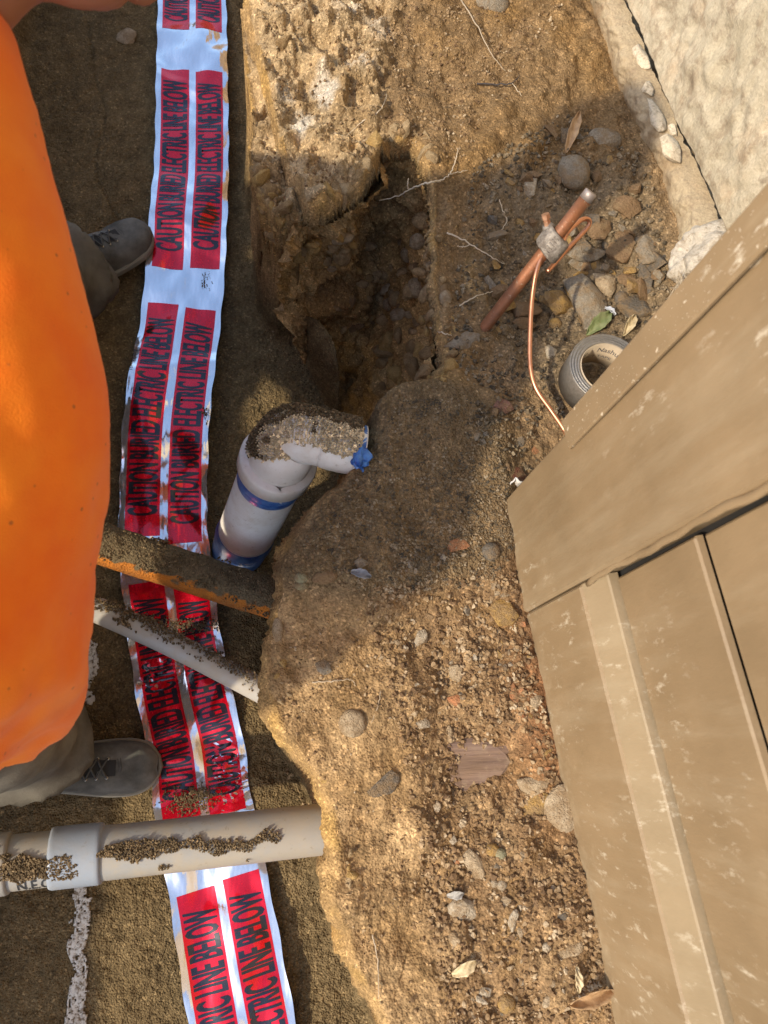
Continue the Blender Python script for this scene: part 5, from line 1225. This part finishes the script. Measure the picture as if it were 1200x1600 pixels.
for LG_ in (LEG1, LEG2): bp.append(sweep([LG_[0], LG_[1], LG_[1]+(LG_[2]-LG_[1])*.3, LG_[2]], [.080, .058, .058, .038], 16))
for AR in (ARM_R, ARM_L):
    bp.append(sweep([AR[0], AR[1], AR[1]+(AR[2]-AR[1])*.3, AR[2]], [.048, .040, .040, .027], 14)); bp += hand_parts(AR[2], AR[2]-AR[1]+Vector((0, 0, .06)), up_)
body = remeshed(bp, .0065, 3); link('body', body, SKIN, person)
# hair
hair = ell(hd(0, -.012, .030), (.083, .098, .100), HR, 40); V = np.array([v[:] for v in hair[0]]); loc = (V-np.array(head[:])) @ np.array(HR); keep = ~((loc[:, 1] > .05) & (loc[:, 2] < .06) | (loc[:, 2] < .045))
Fh = [f for f in hair[1] if all(keep[i] for i in f)]; V = V+fbm(V, 60, 3)[:, None]*(V-np.array(head[:]))*.05
o = link('hair', mesh(V, Fh), MT('dark_hair', .6).set('Base Color', (.03, .022, .016)).m, person); md = o.modifiers.new('s', 'SOLIDIFY'); md.thickness = .006
for s_ in (-1, 1): link('eye', mesh(*ell(hd(s_*.030, .083, .004), (.012, .010, .010), HR, 12)), MT('eye_white', .2).set('Base Color', (.6, .58, .55)).m, person)
# shirt: loft + sleeves, remeshed into one garment with folds
V, F = [], []
for (x_, y_, z_, hw, hb, an) in rg:
    for k in range(44):
        th = 2*math.pi*k/44; lat = hw*(1-math.cos(th)); V.append((x_-math.cos(an)*lat, y_-math.sin(an)*lat, z_+math.sin(th)*hb))
for i in range(39):
    for k in range(44): F.append((i*44+k, i*44+(k+1) % 44, (i+1)*44+(k+1) % 44, (i+1)*44+k))
F += [tuple(range(44))[::-1], tuple(39*44+k for k in range(44))]
shp = [(V, F)]
for AR in (ARM_R, ARM_L): shp.append(sweep([AR[0]+Vector((0, -.03, 0)), AR[1], AR[1]+(AR[2]-AR[1])*.85], [.088, .066, .047], 18))
sh = remeshed(shp, .008, 6); co = getco(sh); no = getno(sh)
q = np.stack([co[:, 0]*1.4+co[:, 1]*.55, co[:, 1]*.35-co[:, 0]*.1, co[:, 2]], 1)
fold = .012*ridged(q, 5.5, 2, 4.)+.007*fbm(co, 7, 3, off=3.)+.0025*fbm(co, 30, 3)+.005*ridged(q, 13, 2, 9.)
# skirt of the hem: drop the lowest ring outwards
hem = np.clip((.12-co[:, 1])/.16, 0, 1); co = co+no*(fold*(.45+.9*hem))[:, None]
putco(sh, co); link('shirt', sh, SHIRT, person)
# trousers with stacked cuffs
def leg_tr(L, cuffdir):
    a, k, f = L; out = sweep([a, a+(k-a)*.5, k, k+(f-k)*.35, k+(f-k)*.7, f+(k-f)*.06], [.100, .092, .078, .066, .064, .070], 22); return [out]
tp = leg_tr(LEG1, 1)+leg_tr(LEG2, 1)+[sweep([hipc+Vector((0, -.15, -.01)), hipc+Vector((0, -.10, 0)), hipc+Vector((.0, .12, .04)), rc_[27]], [(.10, .07), (.155, .11), (.14, .105), (.10, .075)], 28), ell(LEG1[1], (.10, .10, .095)), ell(LEG2[1], (.085, .085, .085))]
tr_ = remeshed(tp, .008, 4); co = getco(tr_); no = getno(tr_)
# stacked folds close to the ankles
def axialfold(co, L):
    k, f = np.array(L[1][:]), np.array(L[2][:]); d = f-k; Ln = np.linalg.norm(d); d /= Ln; t = (co-k) @ d; rr = np.linalg.norm(co-k-t[:, None]*d, axis=1); w_ = np.clip((t/Ln-.35)/.3, 0, 1)*(rr < .14)*(t < Ln*1.1)
    ph = t*62+3.*fbm(co, 6, 2, off=2.); return w_*(.013*(1-np.abs(np.sin(ph*.5)))**1.5*2-.006)
co = co+no*(.009*ridged(co, 6, 2, 7.)*.6+.005*fbm(co, 12, 3)+axialfold(co, LEG1)+axialfold(co, LEG2))[:, None]; putco(tr_, co); link('trousers', tr_, TROU, person)
# boots
m = MT('dusty_boot_leather', .8, spec=.3); bn = m.noise(22, 5, .65); m.set('Base Color', m.mix(m.ramp(bn, [(.35, 0.), (.65, 1.)]), (.095, .092, .075), (.21, .20, .165))); m.set('Normal', m.bump(m.math('ADD', m.noise(60, 5, .65), bn), .002, .7)); BOOT = m.m
LACE = MT('boot_lace', .85).set('Base Color', (.09, .085, .07)).m; TONG = MT('boot_tongue', .9).set('Base Color', (.035, .033, .028)).m; SOLE = MT('boot_sole', .8).set('Base Color', (.30, .27, .20)).m; EYE = MT('eyelet', .35, .9).set('Base Color', (.6, .58, .5)).m
def boot(heel, toe, zs, roll=0.):
    heel, toe = Vector(heel), Vector(toe); fx_ = (toe-heel); Lb = fx_.length; fx_.normalize(); fy_ = Vector((0, 0, 1)).cross(fx_).normalized(); k = Lb/.30
    def B(x, y, z): return heel+fx_*x*k+fy_*y*k+Vector((0, 0, zs+z*k-heel.z))
    t = empty('boot', B(.1, 0, 0), None, None); t.parent = person; t.location = t.location-person.location
    prof = [(0, .028, .05), (.012, .036, .11), (.05, .038, .135), (.09, .038, .128), (.13, .042, .105), (.17, .047, .082), (.21, .050, .068), (.25, .048, .060), (.28, .036, .050), (.298, .014, .034)]
    pr = spline(prof, 36); V, F = [], []; n = 20
    for (x, hw, h) in pr:
        for j in range(n):
            th = math.pi*j/(n-1); c, s = math.cos(th), math.sin(th); V.append(B(x, math.copysign(abs(c)**.75, c)*hw, .020+(h-.020)*abs(s)**.8))
    m_ = len(pr)
    for i in range(m_-1):
        for j in range(n-1): F.append((i*n+j, i*n+j+1, (i+1)*n+j+1, (i+1)*n+j))
    F.append(tuple(range(n))); F.append(tuple((m_-1)*n+j for j in range(n))[::-1])
    me = mesh(V, F); co = getco(me); no = getno(me); putco(me, co+no*(.0022*fbm(co, 45, 3)+.002*ridged(co, 28, 2, 3.))[:, None]); link('boot_upper', me, BOOT, t)
    so = []
    for zz, e in ((0, .0), (.004, .004), (.018, .005), (.022, .002)): so.append([B(x, s*(hw+e+.003), zz) for s in (1,) for (x, hw, h) in pr]+[B(.304, 0, zz)]+[B(x, -(hw+e+.003), zz) for (x, hw, h) in pr[::-1]]+[B(-.006, 0, zz)])
    nn2 = len(so[0]); V = [q for r_ in so for q in r_]; F = [(i*nn2+j, i*nn2+(j+1) % nn2, (i+1)*nn2+(j+1) % nn2, (i+1)*nn2+j) for i in range(3) for j in range(nn2)]+[tuple(range(nn2))[::-1], tuple(3*nn2+j for j in range(nn2))]
    link('sole', mesh(V, F), SOLE, t, False)
    def top(x, y):
        hw = np.interp(x, pr[:, 0], pr[:, 1]); h = np.interp(x, pr[:, 0], pr[:, 2]); c = min(1, abs(y)/hw)**(1/.75); s = math.sqrt(max(0, 1-c*c)); return .020+(h-.020)*s**.8
    V, F = [], []; a_, b_ = 18, 8
    for i in range(a_+1):
        x = .085+.135*i/a_; wd_ = .019-.004*i/a_
        for j in range(b_+1): y = -wd_+2*wd_*j/b_; V.append(B(x, y, top(x, y)+.0030))
    F = [(i*(b_+1)+j, (i+1)*(b_+1)+j, (i+1)*(b_+1)+j+1, i*(b_+1)+j+1) for i in range(a_) for j in range(b_)]
    link('tongue', mesh(V, F), TONG, t)
    rr = random.Random(int(Lb*1e5))
    for i in range(7):
        x = .090+.019*i
        for s_ in (-1, 1):
            y = s_*(.023-.0008*i); c = B(x, y, top(x, y)+.002); link('eyelet', mesh(*sweep([c, c+Vector((0, 0, .0025*k))], .0032*k, 8)), EYE, t)
            if i < 6:
                x2 = x+.019; ps = [B(x+(x2-x)*u_, y*(1-2*u_), top(x+(x2-x)*u_, y*(1-2*u_))+.0045+.004*math.sin(math.pi*u_)) for u_ in np.linspace(0, 1, 9)]
                link('lace', mesh(*sweep(ps, .0019*k, 7)), LACE, t)
    for xs_, w0 in ((.226, 1.), (.231, 1.)):
        link('seam', mesh(*sweep([B(xs_-.012*abs(y_)/.05, y_, top(xs_, y_)+.0012) for y_ in np.linspace(-.045, .045, 17)], .0008*k, 5)), LACE, t)
    for s_ in (-1, 1): link('seam', mesh(*sweep([B(x_, s_*.030*(1-.25*(x_-.09)/.13), top(x_, .030)+.0014) for x_ in np.linspace(.06, .222, 16)], .0009*k, 5)), LACE, t)
    bow = [B(.078, 0, top(.078, 0)+.010), B(.092, .024, top(.09, .024)+.014), B(.075, .040, .135), B(.058, .022, .150), B(.078, 0, top(.078, 0)+.010), B(.07, -.026, .142), B(.095, -.038, .115), B(.10, -.016, top(.1, .016)+.012), B(.080, 0, top(.08, 0)+.009)]
    link('lace_bow', mesh(*sweep(spline([q[:] for q in bow], 60), .0019*k, 7)), LACE, t)
    return t
boot(P(78, 470, ZF), P(236, 368, ZF+.03), hgt(*P(150, 430, ZF)[:2])+.002)
boot(P(22, 1205, ZF), P(252, 1196, ZF+.02), hgt(*P(130, 1200, ZF)[:2])+.002)
